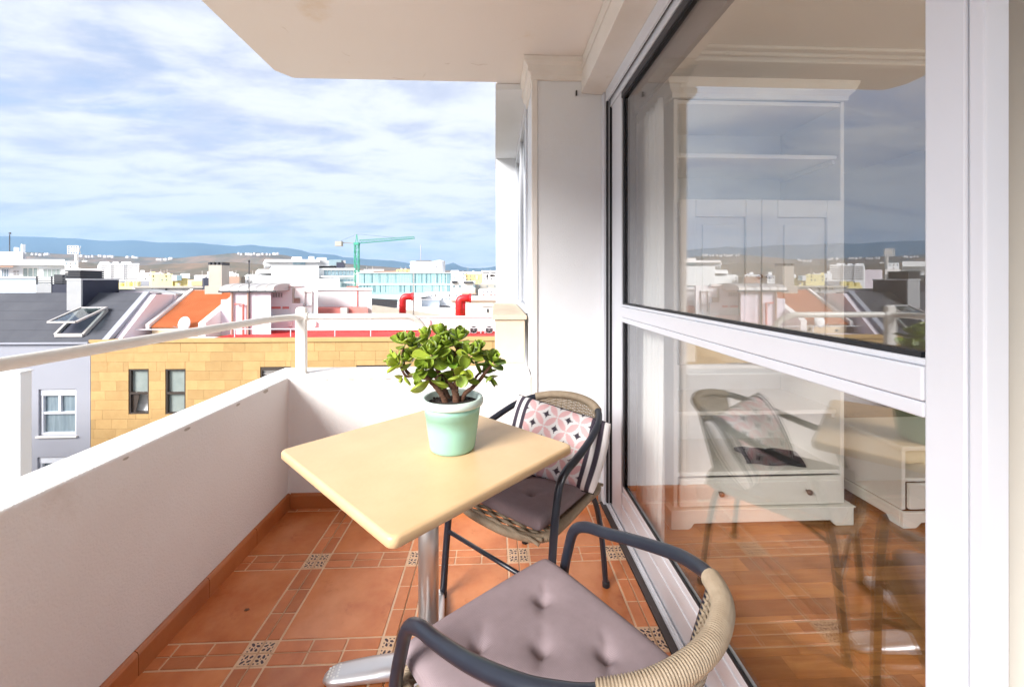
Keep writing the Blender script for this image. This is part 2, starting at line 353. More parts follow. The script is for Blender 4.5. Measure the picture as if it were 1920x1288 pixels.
def place(name, me, loc, parent, rz=0.0):
    o = bpy.data.objects.new(name, me); COL.objects.link(o); o.parent = parent; o.location = loc; o.rotation_euler = (0, 0, rz); return o
def corner_mesh(w, d, fx, fy):
    """pale corner square of a floor tile with its printed dark petals, laid as raised glaze; fx, fy point to the tile's own corner"""
    key = ('corner', round(w, 3), round(d, 3), fx, fy)
    if key not in CACHE:
        mb = MB().box(-w / 2, w / 2, -d / 2, d / 2, 0, 0.0024)
        rnd = random.Random(fx * 7 + fy * 3 + 1)
        for (px, py, r, a, l) in ((-.2, -.2, .10, 45, 2.0), (.22, -.1, .10, 20, 1.7), (-.1, .22, .10, 70, 1.7), (.25, .25, .11, 45, 1.3), (-.33, .05, .055, 90, 1.6), (.05, -.34, .055, 0, 1.6), (.36, -.34, .06, 45, 1.2), (-.34, .36, .06, 45, 1.2), (.05, .05, .05, 45, 1)):
            px *= fx; py *= fy; a = R(a) * fx * fy; pts = []
            for k in range(8):
                t = 2 * math.pi * k / 8; q = r * (0.82 + 0.36 * rnd.random()); x = math.cos(t) * q * l; y = math.sin(t) * q
                X = (px + x * math.cos(a) - y * math.sin(a)) * .046; Y = (py + x * math.sin(a) + y * math.cos(a)) * .046
                pts.append((min(max(X, -w / 2), w / 2), min(max(Y, -d / 2), d / 2), 0.0027))
            mb.poly(pts, 1)
        o = mb.build('corner_piece', ['tile_cream', 'motif_dark']); CACHE[key] = o.data; bpy.data.objects.remove(o)
    return CACHE[key]
def clip(a, b, lo, hi): return max(a, lo), min(b, hi)
for j in range(5):
    for i in range(5):
        x0, y0 = TX0 + i * TM, TY0 + j * TM
        lox, hix, loy, hiy = max(x0, WX0), min(x0 + TM, DX), y0, min(y0 + TM, WY1)
        if hix - lox < 0.012 or hiy - loy < 0.012: continue
        g = 0.0012; w, d = hix - lox - 2 * g, hiy - loy - 2 * g; cx, cyy = (hix + lox) / 2, (hiy + loy) / 2
        t = place('floor_tile', slab('floor_tile', w, d, 0.008, 'tile_cream'), (cx, cyy, -0.0105), fl)
        b, ln = 0.046, 0.009
        rects = [('tile_field', 'terracotta', b + ln, TM - b - ln, b + ln, TM - b - ln)]
        L3 = (TM - 2 * (b + ln) - 2 * 0.007) / 3
        for k in range(3):
            s0 = b + ln + k * (L3 + 0.007); s1 = s0 + L3
            rects += [('border_piece', 'terracotta_light', s0, s1, 0.003, b), ('border_piece', 'terracotta_light', s0, s1, TM - b, TM - 0.003), ('border_piece', 'terracotta_light', 0.003, b, s0, s1), ('border_piece', 'terracotta_light', TM - b, TM - 0.003, s0, s1)]
        for (nm, m, a0, a1, b0, b1) in rects:
            a0, a1 = clip(x0 + a0, x0 + a1, lox + 0.002, hix - 0.002); b0, b1 = clip(y0 + b0, y0 + b1, loy + 0.002, hiy - 0.002)
            if a1 - a0 < 0.006 or b1 - b0 < 0.006: continue
            place(nm, slab(nm, a1 - a0, b1 - b0, 0.0026, m, 0.001), ((a0 + a1) / 2 - cx, (b0 + b1) / 2 - cyy, 0.008), t)
        for fx in (-1, 1):
            for fy in (-1, 1):
                a0 = x0 + (0.003 if fx < 0 else TM - b); b0 = y0 + (0.003 if fy < 0 else TM - b)
                a0, a1 = clip(a0, a0 + b - 0.003, lox + 0.002, hix - 0.002); b0, b1 = clip(b0, b0 + b - 0.003, loy + 0.002, hiy - 0.002)
                if a1 - a0 < 0.012 or b1 - b0 < 0.012: continue
                place('corner_piece', corner_mesh(a1 - a0, b1 - b0, fx, fy), ((a0 + a1) / 2 - cx, (b0 + b1) / 2 - cyy, 0.008), t)
# skirting tiles along the two parapets
sk_l = 0.333
def skirt_mesh(n, L, key):
    if key not in CACHE:
        mb = MB().prism([(0, 0, -0.008), (0.016, 0, -0.008), (0.016, 0, 0.070), (0.012, 0, 0.079), (0.005, 0, 0.083), (0, 0, 0.083)], (0, L - 0.003, 0)); o = mb.build('skirting_tile', 'skirting'); fix_normals(o); CACHE[key] = o.data; bpy.data.objects.remove(o)
    return CACHE[key]
y = WY1 - 0.001
while y > 0.0:
    place('skirting_tile', skirt_mesh(0, sk_l, 'sk'), (WX0 + 0.0005, y - sk_l, 0), fl); y -= sk_l
x = WX0 + 0.017
while x < 0.6:
    L = min(sk_l, 0.612 - x); place('skirting_tile', skirt_mesh(0, L, ('sk', round(L, 3))), (x, WY1 - 0.0005, 0), fl, R(-90)); x += sk_l

# parapet: an L of rendered masonry with a slightly worn top edge
pw = MB()
o_ = [(-1.355, YB), (WX0, YB), (WX0, WY1), (0.215, WY1), (0.215, WY1 + 0.29), (-1.355, WY1 + 0.29)]
pw.prism([(a, b, -0.3) for a, b in o_], (0, 0, PZ + 0.3))
par = pw.build('parapet_wall', 'white_render', bevel=0.009, seg=3); fix_normals(par); tag(par, 'low white rendered parapet wall wrapping the balcony with a worn top edge', 'wall')
def chip(pts, z0=None):
    mb = MB(); mb.poly(pts); return mb
for (yy, l, h) in ((2.16, 0.05, 0.011), (1.93, 0.03, 0.006), (1.62, 0.035, 0.006), (1.36, 0.025, 0.004)):
    rnd = random.Random(yy); pts = []
    for k in range(9): t = 2 * math.pi * k / 9; pts.append((WX0 + 0.0008, yy + math.cos(t) * l * (0.7 + 0.5 * rnd.random()) / 2, PZ - 0.016 + math.sin(t) * h * (0.7 + .5 * rnd.random())))
    MB().prism(pts, (-0.004, 0, 0)).build('paint_chip', 'concrete', par)
for (xx, l, h) in ((-0.83, 0.05, 0.004), (-0.72, 0.03, 0.003), (-0.62, 0.04, 0.004), (-0.97, 0.02, 0.003)):
    rnd = random.Random(xx); pts = []
    for k in range(9): t = 2 * math.pi * k / 9; pts.append((xx + math.cos(t) * l * (0.7 + 0.5 * rnd.random()) / 2, WY1 - 0.0008, PZ - 0.013 + math.sin(t) * h * (0.7 + .5 * rnd.random())))
    MB().prism(pts, (0, 0.004, 0)).build('paint_chip', 'concrete', par)

# ceiling: underside of the balcony above, edge slightly irregular
CZ = 2.607
ce = MB().prism([(-1.372, YB, CZ), (-1.372, WY1 + 0.19, CZ), (-1.30, WY1 + 0.285, CZ), (0.01, WY1 + 0.285, CZ), (0.01, 4.6, CZ), (1.0, 4.6, CZ), (1.0, YB, CZ)], (0, 0, 0.22))
ceo = ce.build('balcony_ceiling', 'cream_ceiling', bevel=0.012, seg=2); fix_normals(ceo); tag(ceo, kind='structure')
for pts in ([(882, 119), (890, 121), (897, 123), (905, 121), (914, 121)], [(834, 119), (838, 121), (843, 119)], [(640, 97), (648, 103), (656, 106)], [(528, 51), (536, 55), (541, 63)], [(792, 146), (796, 141), (798, 138)], [(652, 115), (657, 120), (661, 127)], [(736, 146), (748, 148), (760, 149)]):
    pts = [tuple(W(p, q, Z=CZ))[:2] for p, q in pts]
    mb = MB()
    for k in range(len(pts) - 1):
        (xa, ya), (xb, yb) = pts[k], pts[k + 1]; w0 = 0.0009 * math.sin(math.pi * (k + .15) / len(pts)) + .0003; w1 = 0.0009 * math.sin(math.pi * (k + 1.15) / len(pts)) + .0003
        mb.prism([(xa, ya - w0, CZ - 0.0006), (xb, yb - w1, CZ - 0.0006), (xb, yb + w1, CZ - 0.0006), (xa, ya + w0, CZ - 0.0006)], (0, 0, 0.002))
    mb.build('crack', 'cream_trim_dark', ceo)

# pilaster between the balcony and the neighbouring window
pi = empty('pilaster', (0.42, WY1, 0)); tag(pi, 'white pilaster with a stepped cornice at the far corner beside the door', 'pilaster')
def local(mb, o):
    mb.v = [(a - o.location.x, b - o.location.y, c - o.location.z) for a, b, c in mb.v]; return mb
local(MB().box(0.225, 0.70, WY1 + 0.002, WY1 + 0.40, -0.05, 2.53), pi).build('shaft', 'white_wall', pi, bevel=0.004)
local(MB().box(0.217, 0.251, WY1 - 0.008, WY1 + 0.02, 0.0, 2.49), pi).build('edge_trim', 'cream_trim', pi, bevel=0.004)
cm = MB()
prof = [(0.0, 2.485), (0.012, 2.488), (0.014, 2.515), (0.032, 2.53), (0.036, 2.56), (0.055, 2.575), (0.058, CZ - 0.002), (0.0, CZ - 0.002)]
ring = []
for dxy, z in prof: ring.append([(0.225 - dxy, WY1 + 0.40, z), (0.225 - dxy, WY1 - dxy, z), (0.52, WY1 - dxy, z)])
for a in range(len(ring) - 1):
    for b in range(2): cm.quad(ring[a][b], ring[a][b + 1], ring[a + 1][b + 1], ring[a + 1][b])
fix_normals(local(cm, pi).build('cornice', 'cream_trim', pi))
local(MB().box(0.478, 0.487, WY1 - 0.010, WY1 - 0.001, 2.40, 2.43), pi).build('bracket', 'dark_metal', pi)

# neighbouring window bay: a framed opening in the same facade, seen at a glancing angle
BY0, BY1 = WY1 + 0.29, 4.17
bay = empty('window_bay', (0.2, 3.4, 1.0)); tag(bay, 'white framed window bay with a beige sill beyond the far parapet', 'window')
local(MB().box(0.012, 0.62, BY1, 4.62, -3.0, 2.604), bay).build('side_wall', 'white_wall', bay, bevel=0.004)
local(MB().box(0.29, 0.62, BY0 + 0.112, BY1 - 0.002, -3.0, 1.03), bay).build('wall_below', 'white_wall', bay)
local(MB().prism([(0.0, 2.70, 1.045), (0.0, 2.70, PZ + 0.004), (0.2, 2.70, PZ + 0.004), (0.2, 2.70, 1.045)], (0, BY1 - 2.703, 0)), bay).build('sill', 'beige_sill', bay, bevel=0.006)
local(MB().box(-0.018, 0.212, 2.684, BY1 - 0.003, 1.047, 1.077), bay).build('sill_cap', 'beige_sill', bay, bevel=0.004)
local(MB().box(0.004, 0.62, BY0 - 0.004, BY1 + 0.42, 2.565, CZ - 0.004), bay).build('soffit', 'white_wall', bay)
wf = local(MB().box(0.212, 0.262, 2.80, 2.86, 1.08, 2.56).box(0.212, 0.262, BY1 - 0.06, BY1 - 0.004, 1.08, 2.56).box(0.212, 0.262, 2.862, BY1 - 0.062, 1.08, 1.13).box(0.212, 0.262, 2.862, BY1 - 0.062, 2.50, 2.56).box(0.216, 0.258, 3.48, 3.53, 1.132, 2.498), bay).build('window_frame', 'aluminium_white', bay, bevel=0.003)
local(MB().box(0.232, 0.240, 2.862, 3.478, 1.132, 2.498), bay).build('pane', 'window_glass', wf)
local(MB().box(0.232, 0.240, 3.532, BY1 - 0.062, 1.132, 2.498), bay).build('pane', 'window_glass', wf)

# hand rail: tube bent round the corner, one flat post
rl = empty('hand_rail', (-1.168, 2.50, PZ)); tag(rl, 'cream painted tube hand rail with a flat post on top of the parapet', 'railing')
RX, RZ = -1.262, 1.088
path = [(RX, YB, RZ), (RX, 0.2, RZ), (RX, 1.6, RZ), (RX, 2.2, RZ)]
for k in range(1, 9): a = R(90 * k / 8); path.append((RX + 0.30 * (1 - math.cos(a)) * 0.45, 2.2 + 0.30 * math.sin(a), RZ))
path += [(-1.0, 2.50, RZ), (-0.8, 2.50, RZ), (-0.56, 2.50, RZ)]
for k in range(1, 9): a = R(90 * k / 8); path.append((-0.56 + 0.125 * math.sin(a), 2.50 + 0.05 * math.sin(a), RZ - 0.125 * (1 - math.cos(a))))
path += [(-0.432, 2.56, 0.85), (-0.43, 2.565, PZ - 0.005)]
local(MB().tube(path, 0.0185, 18), rl).build('tube', 'rail_paint', rl, smooth=True)
pp = [(-0.030, 0), (0.030, 0), (0.030, 0.392)] + [(0.030 - 0.022 * (1 - math.cos(R(15 * k))), 0.392 + 0.008 * math.sin(R(15 * k))) for k in range(1, 7)] + [(-0.008 - 0.022 * math.sin(R(15 * k)), 0.400 - 0.022 * (1 - math.cos(R(15 * k)))) for k in range(0, 7)]
po = MB().prism([(a, -0.016, b) for a, b in pp], (0, 0.032, 0)).build('post', 'rail_paint', rl, bevel=0.004); fix_normals(po)
MB().tube([(0.028, -0.001, 0.342), (0.040, -0.001, 0.342)], 0.024, 16).build('weld_collar', 'rail_paint', rl)
MB().box(-0.036, 0.036, -0.024, 0.024, -0.001, 0.006).build('foot_plate', 'rail_paint', rl, bevel=0.002)

# ================================================================== the door to the room
XG = 0.685
sb = MB().prism([(0.512, WY1 - 0.001, CZ - 0.001), (0.512, WY1 - 0.001, 2.415), (0.66, WY1 - 0.001, 2.405), (0.66, WY1 - 0.001, CZ - 0.001)], (0, YB - WY1, 0)).build('shutter_box', 'cream_trim', bevel=0.004); fix_normals(sb); tag(sb, 'cream roller shutter box running under the ceiling above the glass door', 'shutter box')
MB().box(0.506, 0.5115, YB, WY1 - 0.002, 2.535, CZ - 0.004).build('moulding', 'cream_trim', sb, bevel=0.002)

fr = empty('door_frame', (0.66, 2.3, 0)); tag(fr, 'white aluminium frame with tracks holding the sliding glass door', 'door frame')
def fpart(mb, name, m='aluminium_white', bev=0.002): return local(mb, fr).build(name, m, fr, bevel=bev)
fpart(MB().box(DX + 0.001, DX + 0.030, YB, WY1 - 0.018, -0.008, 0.004), 'dark_strip', 'dark_strip')
fpart(MB().box(0.648, 0.80, YB, 2.32, -0.008, 0.018), 'threshold')
for xa in (0.655, 0.668): fpart(MB().box(xa, xa + 0.004, YB, 2.30, 0.018, 0.030), 'track_rail')
fpart(MB().box(0.632, 0.652, 2.335, 2.386, 0.0, 2.40), 'jamb_trim')
fpart(MB().box(0.653, 0.82, 2.318, 2.387, 0.0, 2.40), 'jamb')
for k, xa in enumerate((0.641, 0.6565)): fpart(MB().box(xa, xa + 0.0115, 2.30, 2.317, 0.03, 2.39), 'seal', 'rubber', 0)
fpart(MB().box(0.6527, 0.6562, 2.298, 2.3165, 0.03, 2.39), 'seal_strip')
fpart(MB().box(0.640, 0.652, YB, 2.316, 2.335, 2.404), 'shutter_guide')
fpart(MB().box(0.662, 0.80, YB, 2.316, 2.300, 2.404), 'head')
fpart(MB().box(0.656, 0.661, YB, 2.316, 2.345, 2.404), 'head_slot', 'rubber', 0)

dr = empty('sliding_door', (XG, 1.4, 0.03)); tag(dr, 'large sliding glass door leaf with white aluminium stiles and middle rail', 'door')
def dpart(mb, name, m='aluminium_white', bev=0.003, par=None): return local(mb, dr).build(name, m, par or dr, bevel=bev)
GY0, GY1, GZ0, GZ1, RZ0, RZ1 = 0.600, 2.108, 0.225, 2.262, 1.088, 1.180
dpart(MB().box(0.664, 0.706, 0.545, GY0, 0.032, 2.296), 'stile')
dpart(MB().box(0.666, 0.702, 0.5235, 0.5435, 0.034, 2.294), 'stile_edge')
dpart(MB().box(0.664, 0.706, GY1, 2.275, 0.032, 2.296), 'stile')
dpart(MB().box(0.666, 0.704, 2.277, 2.295, 0.034, 2.29), 'stile_seal', 'rubber', 0)
br = dpart(MB().box(0.664, 0.706, GY0 + .001, GY1 - .001, 0.032, 0.125).box(0.668, 0.702, GY0 + .001, GY1 - .001, 0.126, GZ0 - 0.03).box(0.672, 0.698, GY0 + .001, GY1 - .001, GZ0 - 0.029, GZ0), 'bottom_rail')
dpart(MB().box(0.664, 0.706, GY0 + .001, GY1 - .001, GZ1, 2.296), 'top_rail', 'dark_metal')
mr = dpart(MB().box(0.662, 0.708, GY0 + .001, GY1 - .001, RZ0 + 0.026, RZ1 - 0.012).box(0.6645, 0.7055, GY0 + .001, GY1 - .001, RZ0, RZ0 + 0.0245).box(0.668, 0.702, GY0 + .001, GY1 - .001, RZ1 - 0.0115, RZ1), 'middle_rail')
dpart(MB().box(0.6815, 0.6875, GY0, GY1, RZ1, GZ1), 'upper_pane', 'door_glass', 0)
dpart(MB().box(0.6815, 0.6875, GY0, GY1, GZ0, RZ0), 'lower_pane', 'door_glass', 0)
for (z0, z1) in ((RZ1, RZ1 + 0.009), (GZ0, GZ0 + 0.009), (GZ1 - .007, GZ1)): dpart(MB().box(0.672, 0.6805, GY0 + .012, GY1 - .0245, z0, z1), 'gasket', 'rubber', 0)
for (z0, z1) in ((RZ1, GZ1), (GZ0, RZ0)):
    dpart(MB().box(0.672, 0.6805, GY1 - 0.024, GY1, z0, z1), 'gasket', 'rubber', 0)
    dpart(MB().box(0.674, 0.6805, GY0, GY0 + 0.003, z0, z1), 'gasket', 'rubber', 0)
    dpart(MB().box(0.69, 0.726, GY1 - 0.055, GY1 - 0.012, z0, z1), 'inner_bead', 'rubber', 0)

bl = MB().box(0.716, 0.74, -1.0, 2.10, 2.165, 2.298).build('dark_band', 'brown_frame', bevel=0.004); tag(bl, 'dark band behind the top of the glass door', 'blind')  # dark brown strip inside the glass along the door top

# ================================================================== the room behind the glass
RY1, RX1, RCZ = 5.2, 4.3, 2.62
RN = -0.75                         # unseen room end, left open so skylight brightens the interior
rf = MB().box(0.80, RX1, RN, RY1, -0.12, -0.012).build('room_floor', 'parquet_gap'); tag(rf, kind='structure')
PLW, PLL = 0.082, 0.46
def plank_mesh(L):
    k = ('plank', round(L, 2))
    if k not in CACHE:
        o = MB().box(0, L - 0.0012, 0, PLW - 0.0012, -0.0115, 0).build('floor_plank', 'parquet'); CACHE[k] = o.data; bpy.data.objects.remove(o)
    return CACHE[k]
yy = 2.60 - PLW; r_ = 0
rp = random.Random(5)
while yy > 0.25:
    x = 0.802; first = PLL * (0.25 + 0.5 * ((r_ * 7) % 4) / 3)
    lim = 3.25
    while x < lim:
        L = first if x < 0.81 else PLL; L = min(L, RX1 - x)
        place('floor_plank', plank_mesh(L), (x, yy, 0), rf); x += L
    yy -= PLW; r_ += 1
MB().box(0.802, RX1, 2.601, RY1, -0.0115, -0.001).build('plank_field', 'parquet', rf)
MB().box(0.802, RX1, RN, yy + PLW - 0.002, -0.0115, -0.001).build('plank_field', 'parquet', rf)
tag(MB().box(0.83, 1.93, 2.60, 2.72, -0.01, RCZ - .002).build('room_partition', 'room_paint'), kind='structure')
tag(MB().box(0.70, RX1, RY1, RY1 + 0.15, -0.1, RCZ + 0.2).build('room_end_wall', 'room_paint'), kind='structure')
tag(MB().box(RX1, RX1 + 0.15, RN, RY1 + 0.15, -0.1, RCZ + 0.2).build('room_back_wall', 'room_paint'), kind='structure')
rc = MB().box(1.002, RX1, RN, RY1, RCZ, RCZ + 0.2).build('room_ceiling', 'room_paint'); tag(rc, kind='structure')
tag(MB().box(0.70, 0.83, 2.40, RY1, -0.1, RCZ - .02).build('room_facade_wall', 'room_paint'), kind='structure')
tag(MB().box(0.83, 1.0, YB, 2.598, 2.41, CZ - 0.003).build('room_lintel', 'room_paint'), kind='structure')
for (ya, yb, za) in ((2.20, 2.24, 0.02), (2.245, 2.27, 0.032), (2.28, 2.34, 0.05)):
    MB().box(1.004, RX1 - .002, ya, yb, RCZ - za, RCZ - .001).build('ceiling_moulding', 'room_paint', rc, bevel=0.006)
tag(MB().box(0.862, 0.99, 0.46, 0.648, -0.01, 2.408).build('room_wall_return', 'room_paint', bevel=0.004), kind='structure')

def curtain(name, label, x0, x1, y0, y1, z0, z1, folds, amp, m, seed):
    rnd = random.Random(seed); ph = [rnd.uniform(0, 6.28) for _ in range(4)]
    def f(u, v):
        s = u * folds * 2 * math.pi; w = 0.55 + 0.45 * (1 - v)
        o = amp * w * (math.sin(s + 0.5 * math.sin(v * 3 + ph[0])) + 0.35 * math.sin(2.3 * s + ph[1] + v)) + 0.006 * math.sin(v * 5 + ph[2])
        nx, ny = -(y1 - y0), (x1 - x0); L = math.hypot(nx, ny)
        return (x0 + (x1 - x0) * u + o * nx / L, y0 + (y1 - y0) * u + o * ny / L + 0.010 * math.sin(v * 7 + ph[3]) * (1 - v), z0 + (z1 - z0) * v)
    o = MB().grid(f, folds * 14, 26).build(name, m, smooth=True)
    sd = o.modifiers.new('thick', 'SOLIDIFY'); sd.thickness = 0.0015
    tag(o, label, 'curtain'); return o
curtain('curtain', 'long white curtain drawn to the far end of the glass door', 0.782, 0.792, 1.86, 2.225, 0.012, 2.16, 7, 0.019, 'curtain_cloth', 3)
curtain('curtain', 'pale grey curtain edge bunched behind the near door stile', 0.80, 0.795, 0.618, 0.685, 0.012, 2.40, 4, 0.014, 'curtain_grey', 8)

# tall bookcase
bk = empty('bookcase', (1.42, 2.30, 0)); tag(bk, 'tall cream white bookcase with panelled doors and open shelves behind the glass', 'bookcase')
def bpart(mb, name, m='furniture_white', bev=0.003, par=None): return local(mb, bk).build(name, m, par or bk, bevel=bev)
X0, X1, BF, BB = 0.948, 1.888, 2.115, 2.585
bpart(MB().box(X0, X0 + 0.022, BF, BB, 0.10, 2.27), 'side_panel'); bpart(MB().box(X1 - 0.022, X1, BF, BB, 0.10, 2.27), 'side_panel')
bpart(MB().box(X0 + .023, X1 - .023, BB - 0.014, BB - .002, 0.10, 2.268), 'back_panel', bev=0)
for z in (0.262, 0.580, 0.835, 1.715, 1.965, 2.245):
    d0 = 0.02 if z in (0.58, 1.965) else 0.004
    bpart(MB().box(X0 + .023, X1 - .023, BF + d0, BB - .016, z, z + 0.022), 'shelf')
for z in (0.555, 1.94):
    for xa in (X0 + .024, X1 - .044): bpart(MB().box(xa, xa + 0.02, BF + .03, BB - .03, z, z + 0.0245), 'shelf_bracket')
pl = [(-0.497, 0), (-0.40, 0), (-0.385, 0.012), (-0.372, 0.03), (0.372, 0.03), (0.385, 0.012), (0.40, 0), (0.497, 0), (0.497, 0.095), (-0.497, 0.095)]
fix_normals(bpart(MB().prism([(1.418 + a, BF - 0.030, b) for a, b in pl], (0, 0.02, 0)), 'plinth', bev=0.004))
bpart(MB().box(0.921, X0 + .021, BF - .008, BB, 0.0, 0.095), 'plinth_side'); bpart(MB().box(X1 - .021, 1.915, BF - .008, BB, 0.0, 0.095), 'plinth_side')
bpart(MB().box(0.915, 1.921, BF - 0.036, BB, 0.0965, 0.104), 'plinth_top')
dw = bpart(MB().box(X0 + .026, X1 - .026, BF - 0.018, BF + 0.001, 0.112, 0.258), 'drawer', bev=0.004)
bpart(MB().box(X0 + .05, X1 - .05, BF - 0.021, BF - 0.0175, 0.132, 0.238), 'drawer_panel', bev=0.003, par=dw)
def knob(x, z, par, yk):
    mb = MB().lathe([(0.006, 0), (0.006, 0.012), (0.013, 0.017), (0.015, 0.024), (0.011, 0.030), (0.0, 0.032)], seg=14)
    mb.v = [(x + a, yk - c, z + b) for a, b, c in mb.v]; o = local(mb, bk).build('knob', 'knob_brown', par, smooth=True); fix_normals(o); return o
knob(1.185, 0.188, dw, BF - 0.021); knob(1.66, 0.188, dw, BF - 0.021)
for (xa, xb, kx) in ((X0 + .026, 1.4165, 1.392), (1.4195, X1 - .026, 1.445)):
    d = bpart(MB().box(xa, xa + 0.085, BF - .018, BF, 0.862, 1.735).box(xb - 0.085, xb, BF - .018, BF, 0.862, 1.735).box(xa + .0855, xb - .0855, BF - .018, BF, 0.862, 0.955).box(xa + .0855, xb - .0855, BF - .018, BF, 1.642, 1.735), 'door', bev=0.004)
    bpart(MB().box(xa + .086, xb - .086, BF - .006, BF - .001, 0.956, 1.641).box(xa + .125, xb - .125, BF - .013, BF - .0065, 0.995, 1.602), 'door_panel', bev=0.005, par=d)
    knob(kx, 1.325, d, BF - 0.018)
cp = [(0.0, 2.271), (-0.012, 2.274), (-0.014, 2.295), (-0.032, 2.315), (-0.045, 2.345), (-0.048, 2.365), (0.10, 2.365), (0.10, 2.271)]
crn = MB()
for a in range(len(cp) - 3):
    (d0, z0), (d1, z1) = cp[a], cp[a + 1]
    q = lambda d, z: [(X0 + d, BB, z), (X0 + d, BF + d, z), (X1 - d, BF + d, z), (X1 - d, BB, z)]
    A, B = q(d0, z0), q(d1, z1)
    for b in range(3): crn.quad(A[b], A[b + 1], B[b + 1], B[b])
A = q(-0.048, 2.365); crn.quad(*A); fix_normals(bpart(crn, 'cornice', bev=0))
# folded dark cloth lying on the lower shelf
fc = MB().grid(lambda u, v: (1.40 + 0.30 * u + 0.05 * v, 2.20 + 0.20 * v - 0.05 * u, 0.286 + 0.030 * math.sin(math.pi * min(1, v * 1.2)) ** .5 * (0.6 + .4 * math.sin(u * 3.0)) + 0.006 * math.sin(u * 11 + v * 6)), 14, 10).build('folded_cloth', 'black_cloth', smooth=True)
sd = fc.modifiers.new('thick', 'SOLIDIFY'); sd.thickness = 0.012; sd.offset = 1; tag(fc, 'small folded black cloth lying on the bookcase shelf above the drawer', 'cloth')

# low cabinet beside it
lc = empty('low_cabinet', (2.6, 2.2, 0)); tag(lc, 'low cream white cabinet with an open niche right of the bookcase', 'cabinet')
def lpart(mb, name, m='furniture_white', bev=0.003, par=None): return local(mb, lc).build(name, m, par or lc, bevel=bev)
LX0, LX1, LF, LB = 2.165, 3.30, 2.07, 2.50
lpart(MB().box(LX0, LX0 + .022, LF, LB, 0.085, 0.405), 'side_panel'); lpart(MB().box(LX1 - .022, LX1, LF, LB, 0.085, 0.405), 'side_panel')
lpart(MB().box(LX0 - .02, LX1 + .02, LF - .024, LB, 0.4065, 0.432), 'top', bev=0.005)
lpart(MB().box(LX0 + .023, LX1 - .023, LF + .004, LB - .01, 0.232, 0.250), 'shelf'); lpart(MB().box(LX0 + .023, LX1 - .023, LB - .009, LB - .001, 0.09, 0.404), 'back_panel', bev=0)
lpart(MB().box(LX0 + .026, 2.71, LF - .018, LF + .001, 0.095, 0.230), 'drawer', bev=0.004); lpart(MB().box(2.716, LX1 - .026, LF - .018, LF + .001, 0.095, 0.230), 'drawer', bev=0.004)
w2 = (LX1 - LX0) / 2 + .018; cxx = (LX1 + LX0) / 2
pl = [(-w2, 0), (-w2 + .07, 0), (-w2 + .085, .012), (-w2 + .1, .028), (w2 - .1, .028), (w2 - .085, .012), (w2 - .07, 0), (w2, 0), (w2, .084), (-w2, .084)]
fix_normals(lpart(MB().prism([(cxx + a, LF - 0.026, b) for a, b in pl], (0, 0.02, 0)), 'plinth', bev=0.004))
sp = [(LF - .0055, 0), (LF + .05, 0), (LF + .07, .028), (LB - .08, .028), (LB - .06, 0), (LB, 0), (LB, .084), (LF - .0055, .084)]
fix_normals(lpart(MB().prism([(LX0 - .018, a, b) for a, b in sp], (0.02, 0, 0)), 'plinth_side', bev=0.003))
rt = MB().tube(resample([(2.25, 2.25, 0.312), (2.60, 2.25, 0.312)], 0.02), lambda i, f: 0.058 + 0.003 * math.sin(i * 1.3), 18).build('rolled_towel', 'cream_cloth', smooth=True, bevel=0.012); tag(rt, 'rolled cream towel lying in the niche of the low cabinet', 'towel')

pd = W(463, 1143, Z=0.0); lf = MB().prism([(pd.x - .009, pd.y - .004, .0005), (pd.x + .002, pd.y - .007, .0005), (pd.x + .010, pd.y + .001, .0005), (pd.x + .003, pd.y + .007, .0005), (pd.x - .007, pd.y + .005, .0005)], (0, 0, .002)).build('leaf_fragment', 'plant_bark'); tag(lf, 'tiny brown leaf fragment lying on a floor tile near the parapet', 'leaf')
# ================================================================== table, pot and plant
TC = Vector((-0.222, 1.366, 0)); TZ = 0.747
tb = empty('bistro_table', TC, R(45)); tag(tb, 'square honey coloured bistro table on a steel column', 'table')
a_ = 0.345; r_c = 0.022; pts = []
for (qx, qy, s0) in ((a_ - r_c, a_ - r_c, 0), (-a_ + r_c, a_ - r_c, 90), (-a_ + r_c, -a_ + r_c, 180), (a_ - r_c, -a_ + r_c, 270)):
    for k in range(7): t = R(s0 + 15 * k); pts.append((qx + r_c * math.cos(t), qy + r_c * math.sin(t)))
top = MB(); n = len(pts); prof = [(0.012, -0.030), (0.004, -0.0285), (0.0, -0.024), (0.0, -0.007), (0.0025, -0.0022), (0.008, 0.0)]
for ins, z in prof:
    k_ = 1 - ins / a_
    top.v += [(p[0] * k_, p[1] * k_, TZ + z) for p in pts]
for i in range(len(prof) - 1):
    for j in range(n): top.f.append((i * n + j, i * n + (j + 1) % n, (i + 1) * n + (j + 1) % n, (i + 1) * n + j)); top.m.append(0)
top.f.append(tuple(range(n - 1, -1, -1))); top.f.append(tuple((len(prof) - 1) * n + j for j in range(n))); top.m += [0, 0]
o = top.build('table_top', 'table_laminate', tb)
for p in o.data.polygons: p.use_smooth = len(p.vertices) == 4
cl = [(0.0335, 0.05), (0.0335, TZ - 0.034)]
MB().lathe(cl, seg=40).build('column', 'steel_brushed', tb, smooth=True)
MB().box(-0.16, 0.16, -0.16, 0.16, TZ - 0.036, TZ - 0.0305).build('mounting_plate', 'dark_metal', tb)
